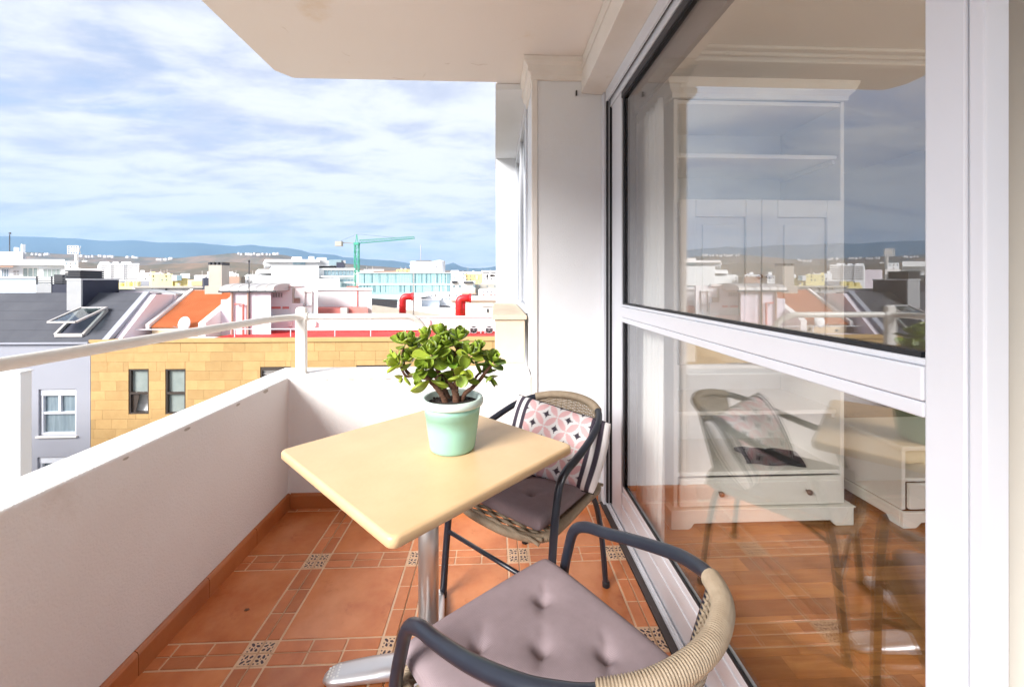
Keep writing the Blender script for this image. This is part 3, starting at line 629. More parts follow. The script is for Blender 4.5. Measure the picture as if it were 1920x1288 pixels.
def foot(dirdeg):
    mb = MB(); N_ = 16
    for i in range(N_ + 1):
        f = i / N_; x = 0.02 + 0.315 * f; w = 0.034 + 0.008 * math.sin(f * math.pi) ; h = 0.054 - 0.024 * f ** 1.2; z0 = 0.008 + 0.008 * math.sin(f * math.pi)
        if f > 0.86: q = (f - 0.86) / 0.14; w *= math.sqrt(max(0.02, 1 - q * q * 0.85)); h -= 0.012 * q * q
        sec = [(-w, z0), (-w, z0 + (h - z0) * .55), (-w * .8, z0 + (h - z0) * .88), (-w * .4, h), (w * .4, h), (w * .8, z0 + (h - z0) * .88), (w, z0 + (h - z0) * .55), (w, z0)]
        mb.v += [(x, b, c) for b, c in sec]
    for i in range(N_):
        for j in range(8): mb.f.append((i * 8 + j, i * 8 + (j + 1) % 8, i * 8 + 8 + (j + 1) % 8, i * 8 + 8 + j)); mb.m.append(0)
    mb.f.append(tuple(range(7, -1, -1))); mb.f.append(tuple(N_ * 8 + j for j in range(8))); mb.m += [0, 0]
    o = mb.build('foot', 'cast_aluminium', tb, smooth=True, bevel=0.003); o.rotation_euler = (0, 0, R(dirdeg)); fix_normals(o)
    g = MB()
    for k in range(4):
        for q in range(5 - (k > 1)):
            x = 0.283 + 0.0105 * k; y = -0.022 + 0.010 * q + 0.0015 * k; g.box(x, x + 0.0065, y, y + 0.0055, 0.024, 0.0345 - 0.0018 * k)
    g.build('grip_ribs', 'blind_white', o)
    MB().lathe([(0.016, 0.0), (0.016, 0.014)], (0.30, 0, 0), 14).build('foot_pad', 'rubber', o)
for k in range(4): foot(-45 + 184 + 90 * k)
MB().lathe([(0.06, 0.03), (0.06, 0.062), (0.045, 0.072), (0.036, 0.078)], seg=28).build('hub', 'cast_aluminium', tb, smooth=False, bevel=0.003)

PC = Vector((-0.141, 1.356, TZ))
pt = empty('flower_pot', PC); tag(pt, 'mint green plastic flower pot with a paler rolled rim on the table', 'flower pot')
MB().lathe([(0.0, 0.004), (0.062, 0.003), (0.067, 0.0), (0.0715, 0.003), (0.0745, 0.010), (0.083, 0.07), (0.0885, 0.112), (0.0895, 0.1125), (0.091, 0.128), (0.0915, 0.1285), (0.0935, 0.148), (0.088, 0.148), (0.080, 0.06), (0.0, 0.06)], seg=56).build('pot_wall', 'mint_plastic', pt, smooth=True)
MB().lathe([(0.0885, 0.150), (0.0945, 0.146), (0.0995, 0.148), (0.1025, 0.154), (0.1025, 0.162), (0.099, 0.170), (0.094, 0.1725), (0.0895, 0.1705), (0.0872, 0.166), (0.086, 0.150)], seg=56).build('pot_rim', 'pale_mint', pt, smooth=True)
so_ = MB().lathe([(0.086, 0.150), (0.06, 0.154), (0.03, 0.157), (0.0, 0.156)], seg=32).build('soil', 'soil', pt)
for o in pt.children: fix_normals(o)

jp = empty('jade_plant', (PC.x, PC.y, TZ + 0.155)); tag(jp, 'jade plant with thick brown stems and fleshy green leaves in the pot', 'plant')
def cpx(cx, cy, dy=0.0): return W(710 + cx / 4.772, 590 + cy / 4.772, Y=PC.y + dy)
SO = TZ + 0.150
stems = [  # (crop points with depth offset, radius start, radius end)
    ([(610, 800, -.012), (570, 720, -.015), (510, 640, -.02), (440, 570, -.02), (360, 500, -.01)], .0105, .0065),
    ([(440, 570, -.02), (300, 545, .0), (235, 480, .01), (215, 350, .015), (225, 275, .02)], .0065, .004),
    ([(300, 545, .0), (240, 545, -.01), (190, 450, -.015)], .005, .0035),
    ([(630, 800, .03), (600, 690, .035), (545, 610, .045), (480, 500, .05), (420, 380, .05), (335, 330, .045)], .009, .005),
    ([(695, 800, -.01), (690, 720, -.01), (665, 650, -.01), (600, 595, -.01), (540, 520, -.02), (480, 370, -.035)], .0125, .006),
    ([(690, 690, -.01), (690, 610, .0), (685, 500, .005), (690, 380, .01), (720, 260, .01)], .0095, .005),
    ([(670, 640, .01), (640, 590, .03), (660, 500, .05), (600, 330, .05), (560, 200, .045)], .006, .004),
    ([(730, 790, .0), (770, 710, .0), (840, 650, .0), (900, 590, .005), (960, 510, .0), (1010, 450, -.005)], .008, .005),
    ([(700, 560, .0), (740, 500, -.02), (810, 400, -.035)], .006, .004),
    ([(860, 635, .0), (870, 560, .03), (930, 500, .04)], .005, .004),
    ([(440, 570, -.02), (420, 540, -.035), (405, 500, -.045)], .005, .004)]
for pts, r0, r1 in stems:
    P3 = [cpx(a, b, c) for a, b, c in pts]
    if pts[0][1] >= 785: P3[0].z = SO - 0.004
    sm = catmull(P3, 7); rnd = random.Random(len(pts) + pts[0][0])
    mb = MB().tube(sm, lambda i, f: (r0 + (r1 - r0) * f) * (1 + 0.07 * math.sin(i * 1.9) + 0.05 * rnd.random()), 10)
    local(mb, jp).build('stem', 'plant_bark', jp, smooth=True)
def leaf_mesh(name, m, cup, seed):
    rnd = random.Random(seed); nu, nv = 12, 5; mb = MB(); n0 = 0
    def half(u): return 0.36 * math.sin(math.pi * min(1, u ** 1.3 * 0.99)) ** 0.62 + 0.035 * (1 - u)
    for side in (1, -1):
        for i in range(nu + 1):
            u = i / nu; hw = half(u) if 0 < i < nu else (0.03 if i == 0 else 0.0)
            for j in range(nv * 2 + 1):
                t = (j - nv) / nv; th = 0.075 * math.sqrt(max(0, 1 - t * t)) * (math.sin(math.pi * (0.12 + 0.86 * u)) ** .6)
                z = cup * (u * u) * 0.22 + 0.14 * t * t * hw / 0.3 * (0.5 + cup) + side * th * (0.55 if side > 0 else 1.0)
                mb.v.append((u, t * hw, z))
        w = nv * 2 + 1; o0 = 0 if side > 0 else (nu + 1) * w
        for i in range(nu):
            for j in range(nv * 2):
                q = (o0 + i * w + j, o0 + (i + 1) * w + j, o0 + (i + 1) * w + j + 1, o0 + i * w + j + 1); mb.f.append(q if side > 0 else q[::-1]); mb.m.append(0)
    o = mb.build(name, m, smooth=True)
    bm = bmesh.new(); bm.from_mesh(o.data); bmesh.ops.remove_doubles(bm, verts=bm.verts, dist=1e-4); bmesh.ops.recalc_face_normals(bm, faces=bm.faces); bm.to_mesh(o.data); bm.free()
    me = o.data; bpy.data.objects.remove(o); return me
LEAF = [leaf_mesh('leaf', 'jade_leaf', 0.5, 1), leaf_mesh('leaf', 'jade_leaf', 0.9, 2), leaf_mesh('leaf', 'jade_leaf_yellow', 0.6, 3), leaf_mesh('leaf', 'jade_leaf_dark', 0.4, 4)]
def put_leaf(base, d, up, L, wd, me):
    d = d.normalized(); up = (up - d * up.dot(d))
    if up.length < 1e-3: up = Vector((0, 0, 1)).cross(d)
    up = up.normalized(); y = up.cross(d)
    M = Matrix((d, y, up)).transposed()
    o = bpy.data.objects.new('leaf', me); COL.objects.link(o); o.parent = jp
    o.location = base - jp.location; o.rotation_euler = M.to_euler(); o.scale = (L, L * wd, L)
lr = random.Random(21)
def rosette(c, axis, pairs, size, mix=(0, 0, 1, 1, 2, 3), spread=(8, 74), twist=0.0):
    axis = axis.normalized(); s1 = axis.cross(Vector((0.3, 1, 0.1))).normalized(); s2 = axis.cross(s1)
    for k in range(pairs):
        f = k / max(1, pairs - 1); el = R(spread[0] + (spread[1] - spread[0]) * f + lr.uniform(-9, 9)); a0 = twist + (k % 2) * math.pi / 2 + lr.uniform(-.3, .3)
        L = size * 1.24 * (1.0 - 0.42 * f) * lr.uniform(0.86, 1.14)
        for h in (0, math.pi):
            a = a0 + h + lr.uniform(-.2, .2); rad = s1 * math.cos(a) + s2 * math.sin(a)
            d = rad * math.cos(el) + axis * math.sin(el); up = axis * math.cos(el) - rad * math.sin(el)
            put_leaf(c + axis * (0.006 * k - 0.004) + rad * 0.003, d, up, L * lr.uniform(.9, 1.08), lr.uniform(0.92, 1.12), LEAF[lr.choice(mix)])
V = Vector
for (cx, cy, dy, ax, n_, sz, mix) in [
    (480, 375, -.045, V((-.05, -.55, 1)), 5, .050, (0, 0, 1, 1, 2)), (225, 265, .015, V((-.25, -.35, 1)), 5, .040, (0, 1, 2, 2)), (190, 440, -.015, V((-.9, -.4, .35)), 4, .040, (0, 2, 2, 1)),
    (405, 490, -.05, V((-.1, -1, .35)), 4, .042, (0, 0, 1)), (560, 205, .035, V((.0, -.2, 1)), 4, .046, (0, 0, 1, 2)), (715, 235, .01, V((.25, -.3, 1)), 5, .045, (0, 0, 1, 3)),
    (815, 375, -.04, V((.15, -.55, 1)), 5, .044, (0, 0, 1, 2)), (1010, 440, -.01, V((.45, -.45, .8)), 5, .042, (0, 0, 1, 3)), (765, 500, -.045, V((.05, -.9, -.1)), 3, .046, (0, 2, 0)),
    (570, 430, -.01, V((.15, -.5, .5)), 4, .052, (3, 3, 0)), (930, 530, .03, V((.4, .1, .4)), 4, .044, (3, 3, 0)), (335, 330, .03, V((-.2, .0, 1)), 5, .042, (2, 2, 1)),
    (215, 560, -.01, V((-.35, -.3, -.6)), 2, .030, (2, 2)), (640, 240, .05, V((.1, .3, 1)), 4, .046, (3, 0, 0)), (540, 540, .0, V((.2, -.5, -.2)), 3, .046, (3, 0)),
    (430, 230, .02, V((-.2, -.1, 1)), 4, .044, (0, 2, 0)), (870, 430, .02, V((.3, .2, .8)), 4, .044, (3, 3, 0)),
    (1000, 560, -.01, V((.5, -.2, -.7)), 2, .040, (3, 0)), (290, 420, .01, V((-.4, -.3, .6)), 4, .040, (2, 0, 2)), (720, 340, .03, V((.1, .2, 1)), 3, .046, (3, 0)),
    (520, 300, -.01, V((.0, -.3, 1)), 4, .044, (0, 0, 2)), (640, 430, -.03, V((.1, -.8, .5)), 3, .046, (3, 0)), (300, 250, .0, V((-.1, -.2, 1)), 4, .038, (0, 2)), (880, 340, -.01, V((.3, -.3, 1)), 4, .042, (0, 3)), (150, 400, .01, V((-.8, -.2, .5)), 3, .036, (0, 2)), (610, 280, .0, V((.0, -.3, 1)), 3, .042, (0, 1)),
    (460, 600, -.035, V((.1, -.6, -1)), 1, .046, (2, 2)), (350, 560, -.02, V((-.2, -.5, -.6)), 2, .034, (0, 2)), (760, 560, -.03, V((.0, -.5, -.9)), 1, .050, (2, 0))]:
    rosette(cpx(cx, cy, dy), ax, n_, sz, mix, twist=lr.uniform(0, 3.1))
for k in range(16):
    a = lr.uniform(0, 6.28); q = 0.078 * math.sqrt(lr.random()); MB().lathe([(0.0, 0.0), (0.005, 0.002), (0.003, 0.006), (0, 0.007)], (q * math.cos(a), q * math.sin(a), 0.153), 6).build('soil_crumb', 'soil', so_)

# ================================================================== chairs
def hoop_half():
    return [(0.262, 0.275, 0.0), (0.262, 0.258, 0.20), (0.260, 0.232, 0.42), (0.256, 0.205, 0.535), (0.253, 0.180, 0.597), (0.251, 0.135, 0.627), (0.249, 0.07, 0.643), (0.243, -0.03, 0.672), (0.226, -0.13, 0.703), (0.205, -0.185, 0.719), (0.172, -0.235, 0.732), (0.10, -0.287, 0.745), (0.0, -0.308, 0.750)]
hh = hoop_half(); full = hh + [(-x, y, z) for x, y, z in hh[-2::-1]]
hoop = catmull(full, 8)
def hy(x): return -0.308 + 2.47 * x * x
def hz(x): return 0.748 - 0.57 * x * x
def make_chair():
    t = empty('garden_chair')
    MB().tube(hoop, 0.0142, 16).build('arm_hoop', 'tube_paint', t, smooth=True)
    # cord wound round the back of the hoop
    seg = [p for p in hoop if abs(p.x) <= 0.176 and p.y < -0.15]; seg = resample(seg, 0.00125)
    MB().tube(seg, lambda i, f: 0.0165 + 0.0026 * abs(math.sin(i * math.pi / 4)), 14).build('cord_winding', 'rattan', t, smooth=True)
    # woven back panel: stakes and over-under strands
    def sp(x, v, off=0.0):
        yt, zt = hy(x), hz(x); xb, yb, zb = x * 0.92, -0.225 + 1.9 * x * x, 0.452
        n = Vector((-2 * 2.2 * x, 1, 0.25)).normalized()
        return Vector((xb + (x - xb) * v, yb + (yt - yb) * v, zb + (zt - zb) * v)) + n * off
    NS = 13; xs = [-0.164 + 0.328 * k / (NS - 1) for k in range(NS)]
    mb = MB()
    for x in xs: mb.tube([sp(x, v / 10) for v in range(11)], 0.0028, 6)
    mb.build('back_stakes', 'rattan', t, smooth=True)
    mb = MB(); NR = 46
    for r in range(NR):
        v = 0.01 + 0.955 * r / (NR - 1); path = []
        for k in range((NS - 1) * 4 + 1):
            x = -0.166 + 0.332 * k / ((NS - 1) * 4); path.append(sp(x, v, 0.0044 * math.cos(math.pi * k / 4 + (math.pi if r % 2 else 0))))
        mb.tube(path, 0.0031, 5)
    mb.build('back_weave', 'rattan', t, smooth=True)
    MB().tube(catmull([sp(-0.168, 1.0 - q) for q in (0, .25, .5, .75, 1)] + [sp(x, 0.0) for x in (-.1, 0, .1)] + [sp(0.168, q) for q in (0, .25, .5, .75, 1)], 5), 0.006, 8).build('back_bar', 'tube_paint', t, smooth=True)
    # seat ring with cord, woven seat
    ring = catmull([(-.218, -.06, .432), (-.205, -.17, .432), (-.11, -.212, .432), (.11, -.212, .432), (.205, -.17, .432), (.218, -.06, .432), (.238, .15, .432), (.225, .245, .428), (.12, .285, .420), (0, .292, .417), (-.12, .285, .420), (-.225, .245, .428), (-.238, .15, .432)], 10, True)
    rr = resample(ring + [ring[0]], 0.0014)
    MB().tube(rr, lambda i, f: 0.0142 + 0.0022 * abs(math.sin(i * math.pi / 4)), 10).build('seat_rim', 'rattan', t, smooth=True)
    mb = MB()
    for k in range(26):
        y = -0.20 + 0.485 * k / 25; w = 0.215 + 0.022 * (y + .2) / .45
        mb.tube([Vector((-w + 2 * w * q / 24, y, 0.432 + 0.003 * math.cos(math.pi * q / 2 + (k % 2) * math.pi))) for q in range(25)], 0.0075, 4)
    mb.build('seat_weave', 'rattan', t, smooth=True)
    # rear legs are one bent tube under the seat
    rear = [(0.222, -0.215, 0.0), (0.214, -0.196, 0.20), (0.202, -0.178, 0.33), (0.185, -0.168, 0.385), (0.15, -0.162, 0.406), (0.08, -0.16, 0.409), (0, -0.16, 0.409)]
    MB().tube(catmull(rear + [(-x, y, z) for x, y, z in rear[-2::-1]], 7), 0.0118, 14).build('rear_legs', 'tube_paint', t, smooth=True)
    MB().tube([(-.262, .252, .262), (.262, .252, .262)], 0.0085, 10).build('stretcher', 'tube_paint', t, smooth=True)
    for s in (-1, 1):
        MB().tube([(s * .260, .236, .385), (s * .10, .02, .405), (s * .06, -.15, .407)], 0.0075, 8).build('brace', 'tube_paint', t, smooth=True)
        for (x, y) in ((.262, .275), (.222, -.215)): MB().lathe([(0.0155, 0.0), (0.0162, 0.018), (0.0145, 0.022)], (s * x, y, 0), 14).build('foot_cap', 'rubber', t)
    return t
def make_cushion(name):
    t = empty(name); A, B, T = 0.222, 0.222, 0.030; N_ = 74
    tufts = [(-.098, .098), (.098, .098), (0, 0), (-.098, -.098), (.098, -.098)]
    def shape(u, v, side):
        su, sv = 2 * u - 1, 2 * v - 1; x = math.sin(math.pi / 2 * su); y = math.sin(math.pi / 2 * sv)
        f = max(0.0, (1 - abs(x) ** 18) * (1 - abs(y) ** 18)) ** 0.42
        k = 1.0 - 0.035 * (abs(x) ** 4) * (abs(y) ** 4); px, py = x * A * k * (1 + 0.05 * y), y * B * k
        z = T * f
        if side > 0:
            dd = 0.0; near = 9
            for tx, ty in tufts:
                r2 = (px - tx) ** 2 + (py - ty) ** 2; dd += 0.022 * math.exp(-r2 / (2 * 0.0115 ** 2)) + 0.0085 * math.exp(-r2 / (2 * 0.030 ** 2))
                ang = math.atan2(py - ty, px - tx); rr_ = math.sqrt(r2); dd += 0.0055 * max(0, math.cos(2 * (ang - 0.7))) ** 8 * math.exp(-((rr_ - 0.032) / 0.022) ** 2)
            z += (0.004 * (1 - x * x) * (1 - y * y) - dd) * min(1, f * f)
        else: z *= -1
        return (px, py, T + z)
    mb = MB().grid(lambda u, v: shape(u, v, 1), N_, N_); n1_ = len(mb.v); mb.grid(lambda u, v: shape(1 - u, v, -1), 30, 30)
    o = mb.build('cover', 'mauve_cloth', t, smooth=True)
    for tx, ty in tufts: MB().lathe([(0.0, 0.0335), (0.0045, 0.0332), (0.0055, 0.0315), (0.004, 0.0300)], (tx, ty, 0), 10).build('tuft_button', 'mauve_cloth', t, smooth=True)
    return t
CH_A = (Vector((0.134, 0.842, 0)), R(37.5)); CH_B = (Vector((0.165, 1.708, 0)), R(137))
ch1 = make_chair(); tag(ch1, 'nearest garden chair of black tube and tan cord, its back to the viewer', 'chair', 'two garden chairs at the table')
ch1.location, ch1.rotation_euler.z = CH_A
ch2 = copy_tree(ch1); ch2.location, ch2.rotation_euler.z = CH_B
tag(ch2, 'farther garden chair of black tube and tan cord holding the patterned pillow', 'chair', 'two garden chairs at the table')
def on_chair(ch, p): return Matrix.Translation(ch[0]) @ Matrix.Rotation(ch[1], 4, 'Z') @ Vector(p)
cu1 = make_cushion('seat_cushion'); tag(cu1, 'mauve tufted seat cushion on the nearest chair', 'cushion', 'mauve seat cushions')
cu1.location = on_chair(CH_A, (0.0, 0.052, 0.4415)); cu1.rotation_euler.z = CH_A[1]
cu2 = copy_tree(cu1); tag(cu2, 'mauve tufted seat cushion under the patterned pillow on the farther chair', 'cushion', 'mauve seat cushions')
cu2.location = on_chair(CH_B, (0.0, 0.045, 0.4415)); cu2.rotation_euler.z = CH_B[1]

# patterned pillow leaning on the farther chair's back
def pillow():
    TL, TR, BR, BL = V((.150, -.085, .775)), V((-.255, -.195, .705)), V((-.262, -.035, .478)), V((.115, .060, .508))
    nu, nv = 130, 90; cols = []; mb = MB()
    WHITE, PINK, DARK = (0.80, 0.76, 0.755), (0.76, 0.47, 0.475), (0.060, 0.048, 0.066)
    nrm = (TR - TL).cross(BL - TL).normalized()
    if nrm.y < 0: nrm = -nrm
    def colour(s, t):
        X = s * 0.455; Y = t * 0.30
        e = min(X, 0.455 - X)
        if e < 0.022: return WHITE
        if e < 0.043: return DARK
        if e < 0.062: return WHITE
        if e < 0.078: return DARK
        p = 0.074; cx, cy = (X - .227) / p, (Y - .155) / p
        a, b = (cx + cy) * .7071, (cx - cy) * .7071; a -= math.floor(a) + .5; b -= math.floor(b) + .5
        a, b = abs(a), abs(b)
        d1 = math.hypot(1 - a, b); d2 = math.hypot(a, 1 - b)
        q = math.hypot(cx, cy)
        A2, B2 = abs(a + b) * .7071, abs(a - b) * .7071
        if (A2 + 1e-6) ** .62 + (B2 + 1e-6) ** .62 < 0.455: return DARK
        if d1 < .675 or d2 < .675: return PINK
        return WHITE
    for side in (1, -1):
        for j in range(nv + 1):
            for i in range(nu + 1):
                s, t = i / nu, j / nv
                P = (TL * (1 - s) + TR * s) * (1 - t) + (BL * (1 - s) + BR * s) * t
                u_, v_ = 2 * s - 1, 2 * t - 1
                f = max(0, (1 - u_ ** 4) * (1 - v_ ** 4)) ** .5
                P = P + nrm * (0.062 * f * side) - (TR - TL).normalized() * (u_ * 0.012 * (1 - v_ * v_)) * -1 + nrm * 0.004 * math.sin(s * 9 + t * 4)
                mb.v.append(tuple(P)); cols.append(colour(s, t) if side > 0 else (WHITE if int(s * 22) % 2 else DARK))
    w = nu + 1
    for side in (0, 1):
        o0 = side * w * (nv + 1)
        for j in range(nv):
            for i in range(nu):
                q = (o0 + j * w + i, o0 + j * w + i + 1, o0 + (j + 1) * w + i + 1, o0 + (j + 1) * w + i); mb.f.append(q if side else q[::-1]); mb.m.append(0)
    t = empty('throw_pillow', on_chair(CH_B, (0, 0, 0.5)), CH_B[1]); tag(t, 'pink and white patterned pillow with black striped ends leaning on the chair back', 'pillow')
    mb.v = [(a, b, c - 0.5) for a, b, c in mb.v]
    o = mb.build('cover', 'pillow_print', t, smooth=True)
    at = o.data.color_attributes.new('print', 'FLOAT_COLOR', 'POINT')
    at.data.foreach_set('color', [q for c in cols for q in (*c, 1.0)])
    fix_normals(o)
    rim = []
    for a, b in ((TL, TR), (TR, BR), (BR, BL), (BL, TL)):
        for k in range(8): rim.append(a + (b - a) * k / 8 - V((0, 0, .5)))
    MB().tube(rim, 0.0032, 6, closed=True).build('piping', 'black_piping', t, smooth=True)
pillow()
# ================================================================== the town
GZ = -16.0
gm = MB().box(-30000, 30000, -8000, 40000, GZ - 1.0, GZ).build('ground', 'town_ground'); tag(gm, kind='structure')
st = MB().box(-60, 60, 4.5, 12.5, GZ + 0.004, GZ + 0.02).build('street', 'asphalt'); tag(st, kind='structure')
class Bd:
    """a building: an Empty at its base; parts are given in world metres"""
    def __init__(s, name, label, cat, loc, group=None):
        s.o = empty(name, loc); tag(s.o, label, cat, group); s.l = Vector(loc)
    def add(s, mb, name, m, bev=0.0, par=None, smooth=False):
        mb.v = [(a - s.l.x, b - s.l.y, c - s.l.z) for a, b, c in mb.v]; o = mb.build(name, m, par or s.o, bevel=bev, smooth=smooth); fix_normals(o); return o
def px(x0, y0, x1, y1, Y):
    a = W(x0, y0, Y=Y); b = W(x1, y1, Y=Y); return a.x, b.x, b.z, a.z
def pbox(x0, y0, x1, y1, Y, d, base=None):
    a, b, c, t = px(x0, y0, x1, y1, Y); c = base if base is not None else c
    if b > -1 or d < .6: return MB().box(a, b, Y, Y + d, c, t)
    k = 1 + d / Y          # the side streets of this quarter fan out, so the flanks run askew
    return MB().prism([(a, Y, c), (b, Y, c), (b * k - .03 * d, Y + d, c), (a * k - .03 * d, Y + d, c)], (0, 0, t - c))
def window(bd, x0, y0, x1, y1, Y, frame='aluminium_white', pane='pane_blue', nx=2, ny=1, fw=0.06, proud=0.03, blind=False):
    a, b, c, t = px(x0, y0, x1, y1, Y); mb = MB(); F = Y - proud
    mb.box(a, b, F, Y - .002, t - fw, t).box(a, b, F, Y - .002, c, c + fw).box(a, a + fw, F, Y - .002, c + fw + .001, t - fw - .001).box(b - fw, b, F, Y - .002, c + fw + .001, t - fw - .001)
    for i in range(1, nx): q = a + (b - a) * i / nx; mb.box(q - fw * .4, q + fw * .4, F + .004, Y - .002, c + fw + .001, t - fw - .001)
    f = bd.add(mb, 'window', frame)
    for i in range(nx):
        for j in range(ny):
            xa, xb = a + (b - a) * i / nx, a + (b - a) * (i + 1) / nx; za, zb = c + (t - c) * j / ny, c + (t - c) * (j + 1) / ny
            p = MB().box(xa + fw * .7, xb - fw * .7, F + .012, F + .016, za + fw * .7, zb - fw * .7); bd.add(p, 'pane', pane, par=f)
    return f

# --- stone clad building across the street
YF = 15.0
ya, yb, yc, yt = px(170, 640, 1010, 900, YF)
ys = Bd('stone_building', 'yellow stone clad building with dark framed windows across the street', 'building', (-5, YF + 4, GZ))
ys.add(MB().box(ya, 5.0, YF + .30, YF + 9, GZ, yt - 0.06), 'wall_core', 'stone_joint')
wins = [px(241, 692, 279, 776, YF), px(310, 692, 348, 776, YF), px(488, 688, 545, 780, YF), px(668, 685, 735, 780, YF)]
CH = 0.338; rs = random.Random(4); lower = MB(); nst = 0
def cut(rc):
    """split a stone rectangle round the window openings"""
    out = [rc]
    for (wa, wb, wc, wt_) in wins:
        nxt = []
        for (a, b, c, d) in out:
            if b <= wa or a >= wb or d <= wc or c >= wt_: nxt.append((a, b, c, d)); continue
            if a < wa: nxt.append((a, wa, c, d))
            if b > wb: nxt.append((wb, b, c, d))
            m0, m1 = max(a, wa), min(b, wb)
            if d > wt_: nxt.append((m0, m1, wt_, d))
            if c < wc: nxt.append((m0, m1, c, wc))
        out = nxt
    return out
row = 0; z = yt - 0.07
while z > GZ + 1:
    x = ya + 0.004 - rs.uniform(0, .5)
    while x < 5.0:
        L = rs.choice((.55, .75, .95, 1.15)); a, b = max(x, ya + .003), min(x + L, 5.0); x += L
        if b - a < .04: continue
        for (p, q, r, s_) in cut((a, b, z - CH, z)):
            if q - p < .02 or s_ - r < .02: continue
            d = rs.uniform(0, .006)
            if row < 13: ys.add(MB().box(p + .003, q - .003, YF - d, YF + .298, r + .003, s_ - .003), 'stone', 'yellow_stone'); nst += 1
            else: lower.box(p + .003, q - .003, YF - d, YF + .298, r + .003, s_ - .003)
    z -= CH; row += 1
lo = ys.add(lower, 'lower_stones', 'yellow_stone'); lo['kind'] = 'stuff'
ys.add(MB().box(ya - .03, 5.0, YF - .05, YF + .35, yt - .065, yt + .055), 'coping', 'yellow_stone', .01)
for i, (a, b, c, t) in enumerate(wins):
    fw = .055; F = YF + .02
    if i < 2:
        f = ys.add(MB().box(a + .004, a + fw, F, F + .2, c, t - .004).box(b - fw, b - .004, F, F + .2, c, t - .004).box(a + fw, b - fw, F, F + .2, t - fw, t - .004).box(a + fw, b - fw, F, F + .2, c, c + fw).box(a + fw, b - fw, F, F + .2, c + (t - c) * .44, c + (t - c) * .44 + .07), 'window', 'brown_frame')
        zm = c + (t - c) * .44
        ys.add(MB().box(a + fw, b - fw, F + .10, F + .11, zm + .071, t - fw - .001), 'pane', 'pane_grey', par=f)
        if i == 0:   # lower sash tilted inwards
            ys.add(MB().prism([(a + fw + .01, F + .20, c + fw), (a + fw + .01, F + .26, c + fw), (a + fw + .01, F + .42, zm - .05), (a + fw + .01, F + .36, zm - .05)], (b - a - 2 * fw - .02, 0, 0)), 'tilted_sash', 'blind_white', par=f)
            ys.add(MB().prism([(a + fw, F + .06, c + fw), (a + fw + .12, F + .06, c + fw), (a + fw + .26, F + .06, zm - .02), (a + fw, F + .06, zm - .02)], (0, .02, 0)), 'sash_stay', 'brown_frame', par=f)
        else: ys.add(MB().box(a + fw, b - fw, F + .10, F + .11, c + fw + .001, zm - .001), 'pane', 'pane_grey', par=f)
        ys.add(MB().box(a + .01, b - .01, F + .27, F + .29, c, t), 'inner_blind', 'blind_white', par=f)
    else:
        f = ys.add(MB().box(a + .004, a + fw, F, F + .2, c, t - .004).box(b - fw, b - .004, F, F + .2, c, t - .004).box(a + fw, b - fw, F, F + .2, t - .12, t - .004), 'window', 'brown_frame')
        zz_ = t - .125
        while zz_ > c: ys.add(MB().prism([(a + fw, F + .05, zz_), (a + fw, F + .08, zz_ - .085), (a + fw, F + .11, zz_ - .085), (a + fw, F + .08, zz_)], (b - a - 2 * fw, 0, 0)), 'shutter_slat', 'zinc', par=f); zz_ -= .1
# red roof terrace on top of it
TZ0 = yt + 0.03
ys.add(MB().box(W(378, 640, Y=YF).x, 5.0, YF + .36, YF + 2.39, yt - .3, yt + .012), 'roof_terrace', 'red_floor')
ys.add(MB().box(ya + .5, W(378, 640, Y=YF).x - .01, YF + .36, YF + 1.0, yt - .3, yt + .006), 'roof_edge', 'pink_render')

pe = W(38, 700, Y=10.0); pier = Bd('boundary_wall', 'bright white end of a boundary wall below the hand rail at the far left', 'wall', (pe.x, 10.1, GZ))
pier.add(MB().box(-22, pe.x, 10.0, 10.24, GZ, pe.z), 'wall', 'town_white', .01); pier.add(MB().box(-22, pe.x + .02, 9.98, 10.26, pe.z + .001, pe.z + .04), 'coping', 'town_white', .008)
# thin rail along that terrace
tr = Bd('terrace_rail', 'thin pale metal rail along the red roof terrace', 'railing', (-4, YF + .8, yt))
zr = W(600, 617, Y=YF + .8).z
for xx in (180, 360, 440, 545, 628, 695, 760, 870):
    q = W(xx, 620, Y=YF + .8).x; tr.add(MB().box(q - .015, q + .015, YF + .785, YF + .815, yt + .013, zr), 'post', 'pale_metal')
tr.add(MB().box(W(180, 620, Y=YF + .8).x, W(925, 620, Y=YF + .8).x, YF + .788, YF + .812, zr, zr + .03), 'rail', 'pale_metal')

